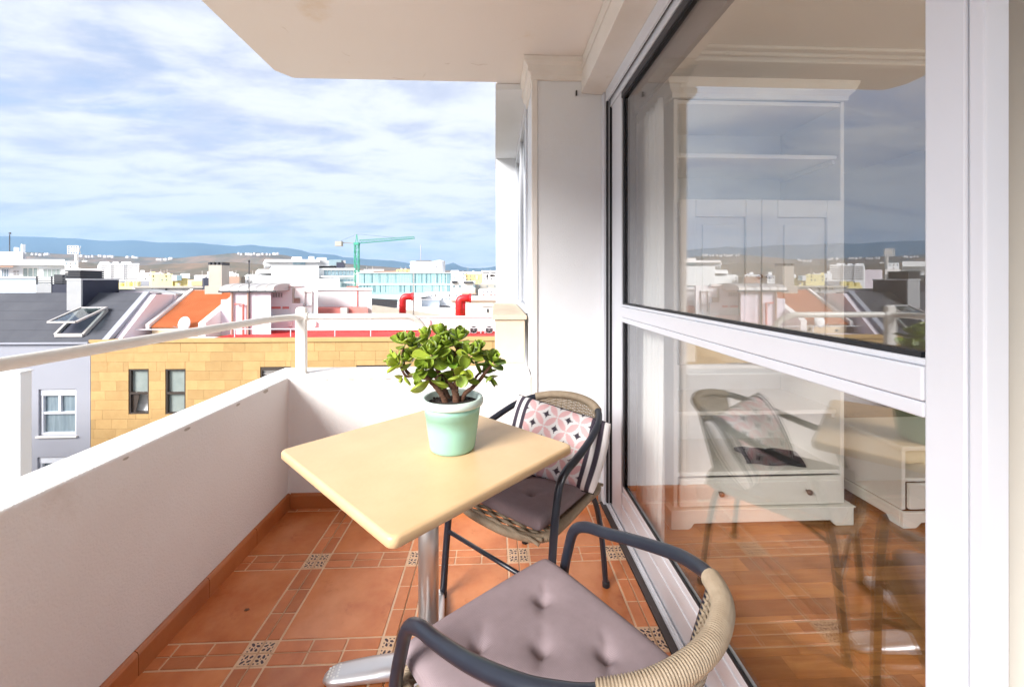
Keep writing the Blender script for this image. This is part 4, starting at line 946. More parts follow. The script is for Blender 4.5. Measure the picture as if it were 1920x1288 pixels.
# --- grey building on the left with the black slate roof
gb = Bd('grey_building', 'lilac grey building with a steep black roof at the left', 'building', (-18, YF + 3, GZ))
ez = W(100, 645, Y=YF).z; xl, xr = -30.0, ya - .012
gw = [px(72, 730, 143, 816, YF), px(70, 857, 137, 945, YF)]
wins_s = wins; wins = gw
for (a, b, c, t) in cut((xl, xr, GZ, ez)): gb.add(MB().box(a, b, YF, YF + .3, c, t), 'wall', 'lilac_grey')
wins = wins_s
gb.add(MB().box(xl, xr, YF + .302, YF + 8, GZ, ez - .02), 'wall_core', 'lilac_grey')
gb.add(MB().box(xl, xr + .0, YF - .10, YF + .35, ez, ez + .07), 'eaves', 'lilac_grey', .01)
for i, (a, b, c, t) in enumerate(gw):
    f = gb.add(MB().box(a + .01, b - .01, YF + .05, YF + .2, t - .24, t - .005).box(a + .01, a + .10, YF + .06, YF + .2, c, t - .241).box(b - .10, b - .01, YF + .06, YF + .2, c, t - .241).box(a + .10, b - .10, YF + .06, YF + .2, c, c + .09).box(a + .10, b - .10, YF + .07, YF + .2, c + (t - c) * .45, c + (t - c) * .45 + .08).box((a + b) / 2 - .04, (a + b) / 2 + .04, YF + .07, YF + .2, c + (t - c) * .45 + .081, t - .241), 'window', 'aluminium_white', .006)
    gb.add(MB().box(a + .1, b - .1, YF + .14, YF + .15, c + .09, t - .24), 'pane', 'pane_blue', par=f)
    gb.add(MB().grid(lambda u, v: (a + .12 + (b - a - .24) * u, YF + .22 + .03 * math.sin(u * 40), c + .05 + (t - c - .25) * v), 60, 2), 'net_curtain', 'pale_blue_wall', par=f)
    gb.add(MB().box(a - .05, b + .05, YF - .06, YF + .049, c - .06, c - .002), 'sill', 'cream_trim', par=f)
# roof plane from eaves to ridge
ridge_y = YF + 1.75; rz_ = W(100, 549, Y=ridge_y).z; xv = W(190, 640, Y=YF).x
gb.add(MB().prism([(xl, YF - .05, ez + .075), (xl, ridge_y, rz_), (xl, ridge_y + 6, rz_ - .3), (xl, YF - .05 + 6, ez - .2)], (xv - xl, 0, 0)), 'roof', 'roof_black')
def roofz(y): return ez + .075 + (rz_ - ez - .075) * (y - YF + .05) / (ridge_y - YF + .05)
gb.add(MB().prism([(xv + .002, YF - .08, ez + .05), (xv + .002, ridge_y, rz_ + .06), (xv + .002, ridge_y, rz_ - .14), (xv + .002, YF - .08, ez - .14)], (.22, 0, 0)), 'verge', 'lilac_grey')
for k in range(1, 5):
    y0 = YF + 1.75 * k / 5; gb.add(MB().prism([(xl, y0 - .006, roofz(y0 - .006) + .002), (xl, y0 + .006, roofz(y0 + .006) + .002), (xl, y0 + .006, roofz(y0) + .010), (xl, y0 - .006, roofz(y0) + .006)], (xv - xl - .01, 0, 0)), 'roof_seam', 'roof_black')
# opened roof window
a, b = W(106, 640, Y=YF + .15).x, W(158, 640, Y=YF + .15).x
sk = Bd('roof_window', 'roof window propped open on the black roof', 'window', ((a + b) / 2, YF + .6, roofz(YF + .1)))
def rp_(x, y, h=0.0): return (x, y, roofz(y) + h)
ya0, ya1 = YF + .12, YF + 1.0; sh = .0
fm = MB()
for (p, q) in (((a, ya0), (b, ya0)), ((b, ya0), (b + sh, ya1)), ((b, ya1), (a, ya1)), ((a, ya1), (a, ya0))): fm.bar(rp_(p[0], p[1], .06), rp_(q[0], q[1], .06), .09, .12)
sk.add(fm, 'frame', 'zinc')
sk.add(MB().prism([rp_(a + .05, ya0 + .05, .012), rp_(b - .05, ya0 + .05, .012), rp_(b - .05, ya1 - .05, .012), rp_(a + .05, ya1 - .05, .012)], (0, 0, .01)), 'dark_opening', 'dark_navy')
s0 = [(a, ya0 - .25, roofz(ya0) + .55), (b, ya0 - .25, roofz(ya0) + .55), (b, ya1, roofz(ya1) + .16), (a, ya1, roofz(ya1) + .16)]
fm = MB()
for i in range(4): fm.bar(s0[i], s0[(i + 1) % 4], .08, .06)
sf = sk.add(fm, 'sash', 'zinc'); sk.add(MB().prism(s0, (0, .008, .012)), 'pane', 'window_glass', par=sf)
# flue block on the roof
fy = YF + 1.05; a, b, c, t = px(125, 525, 152, 582, fy)
fb = Bd('flue_block', 'tall grey and dark flue block with a louvred cap on the black roof', 'chimney', ((a + b) / 2, fy, c))
fb.add(MB().box(a, b, fy, fy + .06, c - .3, t), 'front_panel', 'flue_grey'); fb.add(MB().box(a, b - .002, fy + .061, fy + 1.55, c - .3, t), 'body', 'dark_navy')
for k in range(4): z0 = t + .05 + .085 * k; fb.add(MB().box(a - .03, b + .0, fy - .03, fy + .9, z0, z0 + .055), 'louvre', 'dark_metal')
fb.add(MB().box(a + .03, b - .03, fy + .02, fy + .85, t, t + .37), 'cap_core', 'dark_navy'); fb.add(MB().box(a - .02, b + .02, fy - .02, fy + 1.57, t, t + .045), 'cap_ledge', 'pale_metal')
fy2 = YF + 3.2; a, b, c, t = px(68, 533, 124, 556, fy2)
f2 = Bd('flue_block', 'low grey flue block with rails behind the black roof ridge', 'chimney', ((a + b) / 2, fy2, c))
f2.add(MB().box(a, (a + b) / 2, fy2, fy2 + 1.2, c - .4, t), 'body', 'flue_grey'); f2.add(MB().box((a + b) / 2 + .002, b, fy2 + .02, fy2 + 1.2, c - .4, t - .005), 'dark_side', 'dark_navy')
for k in range(4): f2.add(MB().box(a, b, fy2 - .02, fy2 + .02, t + .05 + .075 * k, t + .08 + .075 * k), 'rail_bar', 'dark_metal')
for q in (a, (a + b) / 2, b - .04): f2.add(MB().box(q, q + .04, fy2 - .018, fy2 + .018, t, t + .34), 'rail_post', 'dark_metal')
f2.add(MB().box((a + b) / 2 - .2, (a + b) / 2 + .15, fy2 + .3, fy2 + .7, t + .0, t + .42), 'vent_cowl', 'dark_metal')

# --- pink party wall between the black roof and the orange roof
Yp = YF + 2.6
pk = Bd('party_wall', 'smooth pink gable wall beside the black roof verge', 'wall', (-13, Yp, GZ))
q = lambda x, y: tuple(W(x, y, Y=Yp))
gx = xv + .225; pk.add(MB().prism([(gx, YF + .02, ez - 2.5), (gx, YF + .02, ez - .10), (gx, ridge_y, rz_ - .06), (gx, ridge_y + 1.2, rz_ - .12), (gx, ridge_y + 3.5, rz_ - .5), (gx, ridge_y + 3.5, ez - 2.5)], (.25, 0, 0)), 'gable', 'pink_render')
pk.add(MB().prism([q(180, 660), q(180, 545), q(272, 545), q(300, 549), q(328, 554), q(328, 660)], (0, .4, 0)), 'wall', 'pink_render')
pk.add(MB().prism([q(178, 545.5), q(178, 542.5), q(272, 542.5), q(300, 546), q(330, 551), q(330, 554.0), q(300, 549.5), q(272, 545.5)], (0, .5, 0)), 'coping', 'flue_grey')
# --- house with the orange tile roof
Yo = YF + 1.2
hs_ = Bd('orange_roof_house', 'small cream house with an orange ribbed tile roof', 'house', (-12, Yo + 1, GZ))
Ea, Eb = W(287, 610, Y=Yo), W(378, 610, Y=Yo); Yr = Yo + 2.1; Rz = W(400, 546, Y=Yr).z
hs_.add(MB().box(Ea.x - .05, Eb.x + .02, Yo + .02, Yo + 2.4, GZ, Ea.z - .10), 'wall', 'cream_wall')
nr = 22; wv = MB()
def orf(u, v):
    return (Ea.x + (Eb.x - Ea.x) * u, Yo - .12 + (Yr - Yo + .12) * v, Ea.z - .06 + (Rz - Ea.z + .06) * v + .035 * abs(math.sin(u * nr * math.pi)) + .012 * ((v * 7) % 1))
ro = hs_.add(wv.grid(orf, nr * 6, 28), 'roof', 'orange_roof'); sd = ro.modifiers.new('thick', 'SOLIDIFY'); sd.thickness = .04
hs_.add(MB().prism([(Ea.x - .14, Yo - .18, Ea.z - .12), (Ea.x - .14, Yr, Rz - .02), (Ea.x - .14, Yr, Rz + .10), (Ea.x - .14, Yo - .18, Ea.z + .06)], (.135, 0, 0)), 'verge', 'town_white_warm')
hs_.add(MB().prism([(Eb.x + .004, Yo - .18, GZ), (Eb.x + .004, Yr + .3, GZ), (Eb.x + .004, Yr + .3, Rz + .12), (Eb.x + .004, Yo - .18, Ea.z + .10)], (.26, 0, 0)), 'side_parapet', 'town_white_warm')
hs_.add(MB().box(Ea.x - .2, Eb.x, Yr + .002, Yr + .3, Rz - .5, Rz + .06), 'ridge_wall', 'town_brown')
for (dx_, dz_) in ((.35, -.28), (1.5, -.24), (1.9, -.30)): hs_.add(MB().box(Ea.x + dx_, Ea.x + dx_ + .09, Yo - .01, Yo + .021, Ea.z + dz_ - .1, Ea.z + dz_), 'vent_hole', 'brown_frame')
# satellite dish
dc = W(345, 607, Y=Yo - .25); ds = Bd('satellite_dish', 'white satellite dish below the orange roof', 'satellite dish', (dc.x, dc.y, dc.z))
dm = MB().lathe([(0.0, .07), (.1, .062), (.2, .04), (.27, 0.0), (.272, -.012), (.2, .022), (.1, .045), (0, .052)], seg=28)
Mx = Matrix.Rotation(R(-12), 3, 'Z') @ Matrix.Rotation(R(78), 3, 'X')
dm.v = [tuple(Mx @ Vector(p) + dc) for p in dm.v]; ds.add(dm, 'dish', 'town_white', smooth=True)
ds.add(MB().tube([dc + Vector((0, .12, 0)), dc + Vector((0, .25, -.05)), dc + Vector((0, .25, -.3))], .025, 8), 'mount', 'pale_metal')
ds.add(MB().tube([dc + Vector((.0, .0, -.24)), dc + Vector((-.2, -.25, -.08))], .012, 6), 'feed_arm', 'pale_metal')
# chimney stack
Yc = Yo + 1.9; a, b, c, t = px(391, 497, 416, 550, Yc)
cs = Bd('chimney', 'concrete chimney stack with slotted top beside the orange roof', 'chimney', ((a + b) / 2, Yc, c))
cs.add(MB().box(a, b, Yc, Yc + .5, c - .3, t), 'stack', 'concrete', .01)
cs.add(MB().box(a - .14, b + .02, Yc - .04, Yc + .54, c - .35, c + .32), 'stack_base', 'concrete', .01)
for k in range(4): u = a + (b - a) * (k + .08) / 3.3; cs.add(MB().box(u - .03, u + .05, Yc + .0, Yc + .5, t, t + .12), 'slot_pier', 'dark_metal')
# --- lilac building with the rounded zinc roof
Yl = YF + 1.6
lb = Bd('lilac_building', 'pale lilac building with a rounded zinc roof', 'building', (-9, Yl + 2, GZ))
a, b, c, t = px(432, 546, 508, 640, Yl)
k_ = 1 + 3 / Yl; lb.add(MB().prism([(a, Yl, GZ), (b, Yl, GZ), (b * k_ - .1, Yl + 3, GZ), (a, Yl + 3, GZ)], (0, 0, t - GZ)), 'wall', 'lilac_render'); lb.add(MB().box(Eb.x + .27, a - .002, Yl + .3, Yl + 5, GZ, t - .35), 'low_wall', 'lilac_render')
a2, b2, _, t2 = px(412, 527, 512, 546, Yl - .1); mb = MB(); pr = [(0, 0)] + [(1.1 - 1.1 * math.cos(R(15 * k)), .30 * math.sin(R(15 * k)) ** .6) for k in range(1, 13)]
lb.add(MB().prism([(a2, Yl - .1 + p, t + .005 + q_) for p, q_ in pr], (b2 - a2, 0, 0)), 'rounded_roof', 'zinc')
for k in range(1, 6): u = a2 + (b2 - a2) * k / 6; lb.add(MB().prism([(u, Yl - .115 + p * 1.005, t + .006 + q_ * 1.035) for p, q_ in pr], (.03, 0, 0)), 'roof_seam', 'zinc')
lb.add(MB().box(a2 - .02, b2 + .1, Yl - .16, Yl - .11, t - .05, t + .02), 'gutter', 'dark_metal')
for xx in (437, 467): u = W(xx, 600, Y=Yl).x; lb.add(MB().tube([(u, Yl - .06, GZ + 2), (u, Yl - .06, t)], .04, 8), 'drain_pipe', 'town_brown')
u = W(456, 600, Y=Yl).x; lb.add(MB().tube([(u - .25, Yl - .1, W(0, 571, Y=Yl).z), (u + .06, Yl - .1, W(0, 571, Y=Yl).z), (u + .06, Yl - .1, -1.2)], .045, 8), 'wall_pipe', 'faded_red')
u = W(467, 560, Y=Yl - .2).x; am = Bd('mast', 'slim antenna mast beside the rounded zinc roof', 'mast', (u, Yl - .2, -1)); am.add(MB().tube([(u, Yl - .2, -1.2), (u, Yl - .2, W(0, 491, Y=Yl - .2).z)], .018, 6), 'pole', 'dark_metal'); am.add(MB().lathe([(.03, 0), (.04, .05), (.0, .1)], (u, Yl - .2, W(0, 491, Y=Yl - .2).z), 8), 'tip', 'dark_metal')

# --- long white building right behind the red terrace
Yw = YF + 2.4
lw = Bd('long_white_building', 'long low white building behind the red roof terrace', 'building', (-3, Yw + 2, GZ))
a, b, c, t = px(500, 597, 1100, 660, Yw); lw.add(MB().box(a, b, Yw, Yw + .3, GZ, t), 'wall', 'town_white')
lw.add(MB().box(a - .05, b, Yw - .06, Yw + .34, t, t + .05), 'coping', 'town_white_warm', .01)
lw.add(MB().box(a, b, Yw - .012, Yw - .002, yt + .013, yt + .06), 'red_skirting', 'red_floor')
for (xx, yy_) in ((545, 607), (591, 607), (804, 604)):
    u = W(xx, yy_, Y=Yw); lw.add(MB().box(u.x - .07, u.x + .07, Yw - .1, Yw - .002, u.z - .1, u.z + .1), 'wall_lamp', 'town_white_warm')
u = W(697, 600, Y=Yw); lw.add(MB().box(u.x - .012, u.x + .012, Yw - .015, Yw - .002, yt + .2, t), 'joint', 'flue_grey')
for i, (xx, lab) in enumerate(((891, 'white air conditioner outdoor unit on the red terrace, left of the pair'), (920, 'white air conditioner outdoor unit on the red terrace, right of the pair'))):
    a, b, c, t = px(xx - 14, 615, xx + 14, 630, Yw - .9)
    ac = Bd('air_conditioner', lab, 'air conditioner', ((a + b) / 2, Yw - .9, c), 'air conditioners on the terrace')
    ac.add(MB().box(a, b, Yw - .9, Yw - .6, yt + .10, t), 'case', 'town_white', .015)
    mb = MB().lathe([(.16, 0), (.16, .012), (.14, .012), (.14, 0)], seg=24); u = (a + b) / 2 - .06; zc = (yt + .1 + t) / 2
    mb.v = [(u + p, Yw - .901 - r, zc + q_) for p, q_, r in mb.v]; ac.add(mb, 'fan_ring', 'zinc')
    mb = MB()
    for k in range(6): an = R(60 * k); mb.bar((u, Yw - .903, zc), (u + .13 * math.cos(an), Yw - .903, zc + .13 * math.sin(an)), .035, .006)
    ac.add(mb, 'fan', 'pale_metal')
    for q_ in (a + .05, b - .1): ac.add(MB().box(q_, q_ + .05, Yw - .9, Yw - .6, yt + .012, yt + .099), 'foot', 'zinc')

# --- white blocks further back
def block(name, label, rect, Y, d, m='town_white', cat='building', base=GZ, group=None):
    a, b, c, t = px(*rect, Y); bd = Bd(name, label, cat, ((a + b) / 2, Y + d / 2, base), group); bd.ext = (a, b, c, t); bd.Y = Y
    bd.add(pbox(*rect, Y, d, base), 'wall', m)
    return bd
def sub(bd, rect, Y, d, name, m): return bd.add(pbox(*rect, Y, d), name, m)
w1 = block('white_house', 'white flat roofed house with a grilled window behind the lilac building', (508, 536, 596, 640), 17.8, 1.2)
window(w1, 511, 548, 531, 558.5, 17.8, 'pale_metal', 'pane_grey', 4, fw=.035); sub(w1, (505, 533, 566, 537), 17.7, 1.4, 'roof_slab', 'town_white_warm')
for (x0, x1) in ((509, 526), (529.5, 541.5)): sub(w1, (x0, 575, x1, 579), 17.775, .022, 'vent_grille', 'faded_red')
for k in range(4): sub(w1, (548, 559 + 2.6 * k, 562, 560.8 + 2.6 * k), 17.74, .055, 'louvre', 'town_brown')
sub(w1, (546, 568.5, 568, 640), 17.72, .078, 'porch', 'town_white'); sub(w1, (548, 541, 551, 568), 17.735, .06, 'pier', 'concrete')
for xx in (571, 584.5): sub(w1, (xx, 546, xx + 1, 587), 17.74, .05, 'pipe', 'zinc')
sub(w1, (567, 547, 586, 547.7), 17.74, .05, 'pipe', 'zinc'); sub(w1, (568, 573, 586, 573.7), 17.74, .05, 'pipe', 'zinc')
w2_ = block('white_wall_house', 'blank white wall with a faded red roof strip at its foot', (588, 543, 697, 640), 19.6, 2)
sub(w2_, (588, 541, 698, 544), 19.5, 2.2, 'roof_slab', 'town_white_warm'); sub(w2_, (596, 578.5, 690, 590), 18.4, 1.15, 'lean_to_roof', 'faded_red'); sub(w2_, (638, 577, 651, 590), 18.2, .19, 'roof_hatch', 'zinc'); sub(w2_, (669, 530, 670, 578), 19.54, .05, 'drain_pipe', 'faded_red'); sub(w2_, (650, 537, 667, 543.5), 22, .5, 'stair_head', 'faded_red')
# ramp with dark railing, and the white volumes round it
tw = block('terrace_block', 'sloping concrete ramp with white walls behind the hand rail', (696, 578, 850, 640), 27, 6, 'town_white')
q = lambda x, y, Y=26.9: tuple(W(x, y, Y=Y))
tw.add(MB().prism([q(697, 573), q(700, 572), q(846, 593), q(846, 597), q(697, 587)], (0, .1, 0)), 'ramp', 'concrete')
tw.add(MB().prism([q(697, 587), q(846, 597), q(846, 603), q(697, 603)], (0, .08, 0)), 'ramp_wall', 'town_white_warm')
rg = Bd('dark_railing', 'dark rooftop railing above the concrete ramp', 'railing', (W(720, 570, Y=27.2).x, 27.2, W(720, 575, Y=27.2).z))
for k in range(16): xx = 698 + 3 * k; rg.add(MB().box(*(lambda p: (p.x - .05, p.x + .05, 27.2, 27.26, p.z - .2, p.z + .46))(W(xx, 572.5 + k * .15, Y=27.2))), 'baluster', 'dark_metal')
for (y0, y1) in ((562, 566), (569, 570.5)): rg.add(pbox(698, y0, 745, y1, 27.18, .1), 'rail', 'dark_metal')
pb1 = block('pale_blue_shed', 'pale blue roof shed between the two red ducts', (790, 562, 824, 585), 29, 4, 'pale_blue_wall'); sub(pb1, (788, 560.5, 826, 563), 28.8, 4.3, 'roof', 'town_white')
wb1 = block('white_stair_house', 'tall white stair house between the ramp and the pale blue shed', (772, 555, 790, 585), 28.4, 4, 'town_white_warm'); sub(wb1, (770.5, 553.5, 803, 556), 28.2, 4.3, 'roof', 'town_white')
wb2 = block('white_annex', 'bright white rooftop wall behind the pale blue shed', (800, 550, 866, 590), 31, 4)
rl2 = Bd('dark_railing', 'dark rooftop railing right of the pale blue shed', 'railing', (W(835, 575, Y=27.6).x, 27.6, W(835, 582, Y=27.6).z))
for k in range(8): xx = 825 + 2.6 * k; rl2.add(MB().box(*(lambda p: (p.x - .05, p.x + .05, 27.6, 27.66, p.z - .2, p.z + .35))(W(xx, 581.5 + k * .3, Y=27.6))), 'baluster', 'dark_metal')
rl2.add(pbox(824, 574, 845, 577, 27.58, .1), 'rail', 'dark_metal')
bx_ = block('white_annex', 'white plant room with a small slot beside the right red duct', (845, 563, 1000, 640), 23, 5, 'town_white')
sub(bx_, (903, 574, 926, 575), 22.95, .04, 'cornice_line', 'flue_grey'); sub(bx_, (913, 579, 916, 586), 22.96, .03, 'slot', 'dark_metal'); sub(bx_, (843, 561.5, 1000, 563.5), 22.8, 5.4, 'roof', 'town_white_warm')
def duct(label, xc, y0, y1, Y, w, turn):
    c = W(xc, y1, Y=Y); t = W(xc, y0, Y=Y); rad = w / 2; d = Bd('red_duct', label, 'duct', (c.x, Y, c.z), 'red ventilation ducts')
    path = [V((c.x, Y, c.z)), V((c.x, Y, t.z - 2 * rad))]
    for k in range(1, 7): an = R(15 * k); path.append(V((c.x + turn * rad * 1.3 * (1 - math.cos(an)), Y, t.z - 2 * rad + rad * 1.0 * math.sin(an))))
    path.append(path[-1] + V((turn * rad * 1.6, 0, 0)))
    d.add(MB().tube(path, rad, 18), 'pipe', 'red_duct', smooth=True)
    e = path[-1]; d.add(MB().tube([e - V((turn * .06, 0, 0)), e + V((turn * .05, 0, 0))], rad * 1.2, 18), 'mouth_flange', 'red_duct')
    for f in (.25, .6, .95): z0 = c.z + (path[1].z - c.z) * f; d.add(MB().tube([(c.x, Y, z0), (c.x, Y, z0 + .05)], rad * 1.08, 18), 'joint_ring', 'red_duct')
    return d
duct('bent red ventilation duct in front of the pale glass building, left one', 755, 550, 591, 22.0, .36, 1)
d2 = duct('thick bent red ventilation duct beside the white plant room, right one', 861, 552, 598, 21.5, .40, 1)
d2.add(MB().tube([W(867, 598, Y=21.6), W(867, 560, Y=21.6)], .17, 14), 'second_pipe', 'red_duct', smooth=True)
ml = W(775.5, 590, Y=22.3); mm_ = Bd('mast', 'slim grey mast beside the left red duct', 'mast', tuple(ml)); mm_.add(MB().tube([ml, W(775.5, 508, Y=22.3)], .035, 6), 'pole', 'zinc')

# --- large white modern building and the pale glass one
Ym = 78.0
mw = block('modern_building', 'large white modern building with terraces and glazed corner', (510, 498, 598, 600), Ym, 22)
sub(mw, (598, 505, 664, 600), Ym + 1, 20, 'glass_wing', 'town_white'); sub(mw, (470, 517, 511, 600), Ym + 2, 18, 'low_wing', 'town_white'); sub(mw, (484, 505, 511, 512), Ym + 3, 16, 'balcony_slab', 'town_white'); sub(mw, (489, 512, 511, 517.5), Ym + 5, 14, 'balcony_wall', 'flue_grey')
sub(mw, (498, 488, 648, 499), Ym + 6, 14, 'upper_storey', 'flue_grey'); sub(mw, (497, 486.5, 600, 491), Ym + 5, 16, 'roof_slab', 'town_white_warm'); sub(mw, (549, 488.5, 572, 496.5), Ym + 5.8, .15, 'window', 'office_glass'); sub(mw, (631, 492, 645, 502), Ym + 4.5, 6, 'plant_box', 'dark_navy'); sub(mw, (548, 482, 566, 488), Ym + 8, 5, 'plant_room', 'town_white_warm'); sub(mw, (579, 481, 589, 488), Ym + 8, 4, 'plant_room', 'town_white'); sub(mw, (594, 483, 612, 488), Ym + 9, 4, 'plant_room', 'pale_metal'); sub(mw, (617, 487, 640, 498), Ym + 5.7, .2, 'window', 'office_glass')
for (y0, y1) in ((507, 517), (523, 528), (531, 538)):
    nx_ = 8; x0, x1 = (607, 663)
    if y0 > 510: x0 = 640 if y0 > 525 else 612
    for k in range(nx_): xa = x0 + (x1 - x0) * k / nx_; sub(mw, (xa + .5, y0 + .6 * (k / nx_), xa + (x1 - x0) / nx_ - .6, y1), Ym + .9, .08, 'window', 'office_glass')
sub(mw, (598, 523, 637, 545), Ym - 2, 3, 'front_block', 'town_white'); sub(mw, (534, 536.5, 577, 538), Ym - .2, .15, 'dark_bar', 'brown_frame'); sub(mw, (598, 517.4, 664, 519), Ym + .3, .6, 'balcony_slab', 'town_white'); sub(mw, (597, 503, 664, 506), Ym + .6, .5, 'parapet', 'town_white')  # includes a thin dark brown bar just off the wall front
Yt = 66.0
tg = block('glass_building', 'pale teal glass office building with dark vertical slots', (672, 512, 845, 600), Yt, 18, 'teal_glass')
rs2 = random.Random(9)
for (y0, y1, xs_) in ((513.5, 531, (682, 695, 710, 725, 741, 772, 776.5, 785, 790, 798, 806, 818, 827, 834)), (535.5, 548, (674, 681, 687, 693, 700, 712, 722, 749, 757, 769, 778, 791, 810, 823, 830))):
    for xx in xs_:
        wd = rs2.choice((1.2, 2.0, 3.6)); sub(tg, (xx, y0, xx + wd, y1), Yt - .05, .06, 'slot_window', 'teal_slot')
for k in range(58): xx = 672.5 + 3 * k; sub(tg, (xx, 512.5, xx + .35, 532), Yt - .16, .10, 'fin', 'teal_glass')
for k in range(58): xx = 672.5 + 3 * k; sub(tg, (xx, 534.5, xx + .35, 552), Yt - .16, .10, 'fin', 'teal_glass')
sub(tg, (838.5, 512.5, 845.5, 552), Yt - .08, .1, 'corner_glass', 'teal_slot'); sub(tg, (671, 510.8, 846, 512.4), Yt - .3, 18.6, 'roof_edge', 'town_white'); sub(tg, (671, 532.2, 846, 534.2), Yt - .22, .3, 'floor_band', 'town_white')
tk = Bd('roof_plant_room', 'white drum shaped plant room on the pale glass building', 'plant room', (W(800, 512, Y=Yt + 6).x, Yt + 6, W(800, 512, Y=Yt + 6).z))
a, b, c, t = px(769, 490, 817, 512, Yt + 4); tk.add(MB().box(a, b, Yt + 4, Yt + 9, c, t), 'wall', 'town_white', .05); tk.add(MB().box(a - .1, b + .1, Yt + 3.9, Yt + 9.1, t - .9, t - .7), 'band', 'pale_metal')
u = W(823, 500, Y=Yt + 4); tk.add(MB().lathe([(.95, 0), (.95, t - c), (.8, t - c + .15), (0, t - c + .3)], (u.x, Yt + 5, c), 24), 'tank', 'pale_metal', smooth=False); tk.add(MB().box(u.x - 4.0, u.x - 1.5, Yt + 4.5, Yt + 6, t, t + .18), 'roof_vent', 'dark_metal')
u = W(789, 488, Y=Yt + 5); tk.add(MB().tube([(u.x, u.y, t), (u.x, u.y, W(0, 456, Y=Yt + 5).z)], .06, 6), 'antenna', 'zinc')

# --- more of the town, right and left
r1 = block('white_house', 'white house with a dark eave right of the glass building', (848, 527, 891, 600), 52, 8); sub(r1, (847, 527, 857, 531), 51.6, .5, 'eave', 'dark_metal'); sub(r1, (869, 528, 887, 531.5), 51.6, .5, 'eave', 'dark_metal')
for xx in (849, 860, 887): sub(r1, (xx, 535, xx + 4, 539), 51.95, .06, 'window', 'office_glass')
sub(r1, (848, 544, 891, 550), 50.5, 1.4, 'balcony', 'cream_wall'); sub(r1, (846, 550.2, 893, 552), 50.2, 1.8, 'balcony_slab', 'town_brown')
r2 = block('white_house', 'plain white upper storey above the dark eaves on the right', (849, 517, 873, 540), 58, 8)
r3 = block('ochre_house', 'ochre yellow house far right behind the white roofs', (872, 514, 908, 545), 75, 10, 'town_ochre'); sub(r3, (892, 516, 896.5, 524), 74.9, .12, 'bay', 'cream_wall'); sub(r3, (888, 524, 908, 545), 73, 2, 'front', 'town_ochre')
r4 = block('white_house', 'white house with dark windows at the far right edge', (905, 513, 1010, 545), 70, 10); sub(r4, (912, 515, 915, 521), 69.95, .06, 'window', 'brown_frame'); sub(r4, (919, 515, 926, 519), 69.95, .06, 'window', 'brown_frame'); sub(r4, (903, 507.5, 930, 511), 72, 5, 'roof_rail', 'town_white')
r5 = block('cream_house', 'low cream house with a red tiled edge on the far right', (897, 543, 1000, 600), 40, 6, 'town_white_warm'); sub(r5, (897, 553.5, 1000, 556), 39.6, .5, 'tile_edge', 'faded_red')
r6 = block('brown_house', 'low brown roofed house right of the white balconies', (889, 533, 960, 560), 60, 8, 'concrete')
r7 = block('white_house', 'long white far roofline right of the plant room', (845, 510, 906, 530), 110, 12); sub(r7, (846, 507, 860, 510), 112, 3, 'roof_box', 'town_white')
l1 = block('white_apartments', 'white apartment block with balconies at the far left', (-160, 498, 122, 600), 42, 12)
sub(l1, (-160, 486, 121, 497.5), 41.3, 12, 'roof_band', 'town_white'); sub(l1, (-160, 472, 43, 486.5), 43, 8, 'upper_storey', 'town_white'); sub(l1, (42, 474, 49, 486.5), 43.5, 7, 'stair_head', 'pale_metal'); sub(l1, (-160, 520, 68, 522), 40.6, .8, 'balcony_rail', 'aluminium_white'); sub(l1, (-160, 522.3, 67.5, 549), 40.8, .2, 'balcony_front', 'pale_blue_wall')
window(l1, 3, 504, 17, 520, 42, 'aluminium_white', 'pane_blue', 3); window(l1, 43, 502, 72, 520, 42, 'cream_trim', 'pane_grey', 3); window(l1, 81, 504, 114, 520, 42, 'pale_metal', 'pane_grey', 4)
sub(l1, (-20, 498.6, 25, 501), 40.9, 1.0, 'awning', 'town_brown')
for (x0, y0) in ((25, 508), (31, 508), (25, 513), (31, 513)): sub(l1, (x0, y0, x0 + 3.6, y0 + 3), 41.96, .03, 'wall_vent', 'zinc')
sub(l1, (17, 440, 17.9, 472), 44, .06, 'antenna', 'dark_metal'); sub(l1, (16.3, 436, 18.6, 439), 44, .12, 'antenna_tip', 'dark_metal')
for (x0, y0, x1) in ((26, 464, 30), (39, 458, 41.5)): sub(l1, (x0, y0, x1, 473), 44, .3, 'flue', 'town_white')
l2 = block('white_house', 'small stepped white house right of the far left apartments', (121, 490, 146, 560), 58, 8); sub(l2, (118, 503, 152, 513), 56, 2, 'terrace', 'town_white_warm')
l3 = block('slatted_office', 'white office block with thin horizontal louvre lines', (186, 494, 261, 560), 150, 20)
for k in range(7): sub(l3, (185.6, 497 + 4.1 * k, 261.2, 497.7 + 4.1 * k), 149.6, .35, 'louvre', 'zinc')
for xx in (207, 232): sub(l3, (xx, 493, xx + .6, 527), 149.5, .3, 'mullion', 'pale_metal')
for (x0, x1) in ((187, 205), (212, 222), (228, 246)): sub(l3, (x0, 491.3, x1, 494), 153, 8, 'roof_box', 'town_white')
l4 = block('yellow_house', 'pale yellow flat roofed house left of the chimney', (284, 514, 324, 560), 60, 9, 'town_yellow'); sub(l4, (284, 510, 291, 514), 62, 2, 'roof_box', 'town_yellow'); sub(l4, (324, 521, 352, 560), 60.2, 8, 'side_wing', 'town_yellow'); sub(l4, (323, 516, 341, 526.5), 59.2, 1, 'glazed_box', 'pale_metal'); sub(l4, (331, 516.5, 340, 526), 59.1, .1, 'window', 'office_glass'); sub(l4, (352, 525, 381, 560), 59, 7, 'terrace', 'cream_wall'); sub(l4, (359, 527.5, 379, 535), 58.9, .1, 'panel', 'town_ochre'); sub(l4, (333, 530.5, 338, 535), 59.9, .1, 'vent', 'zinc')
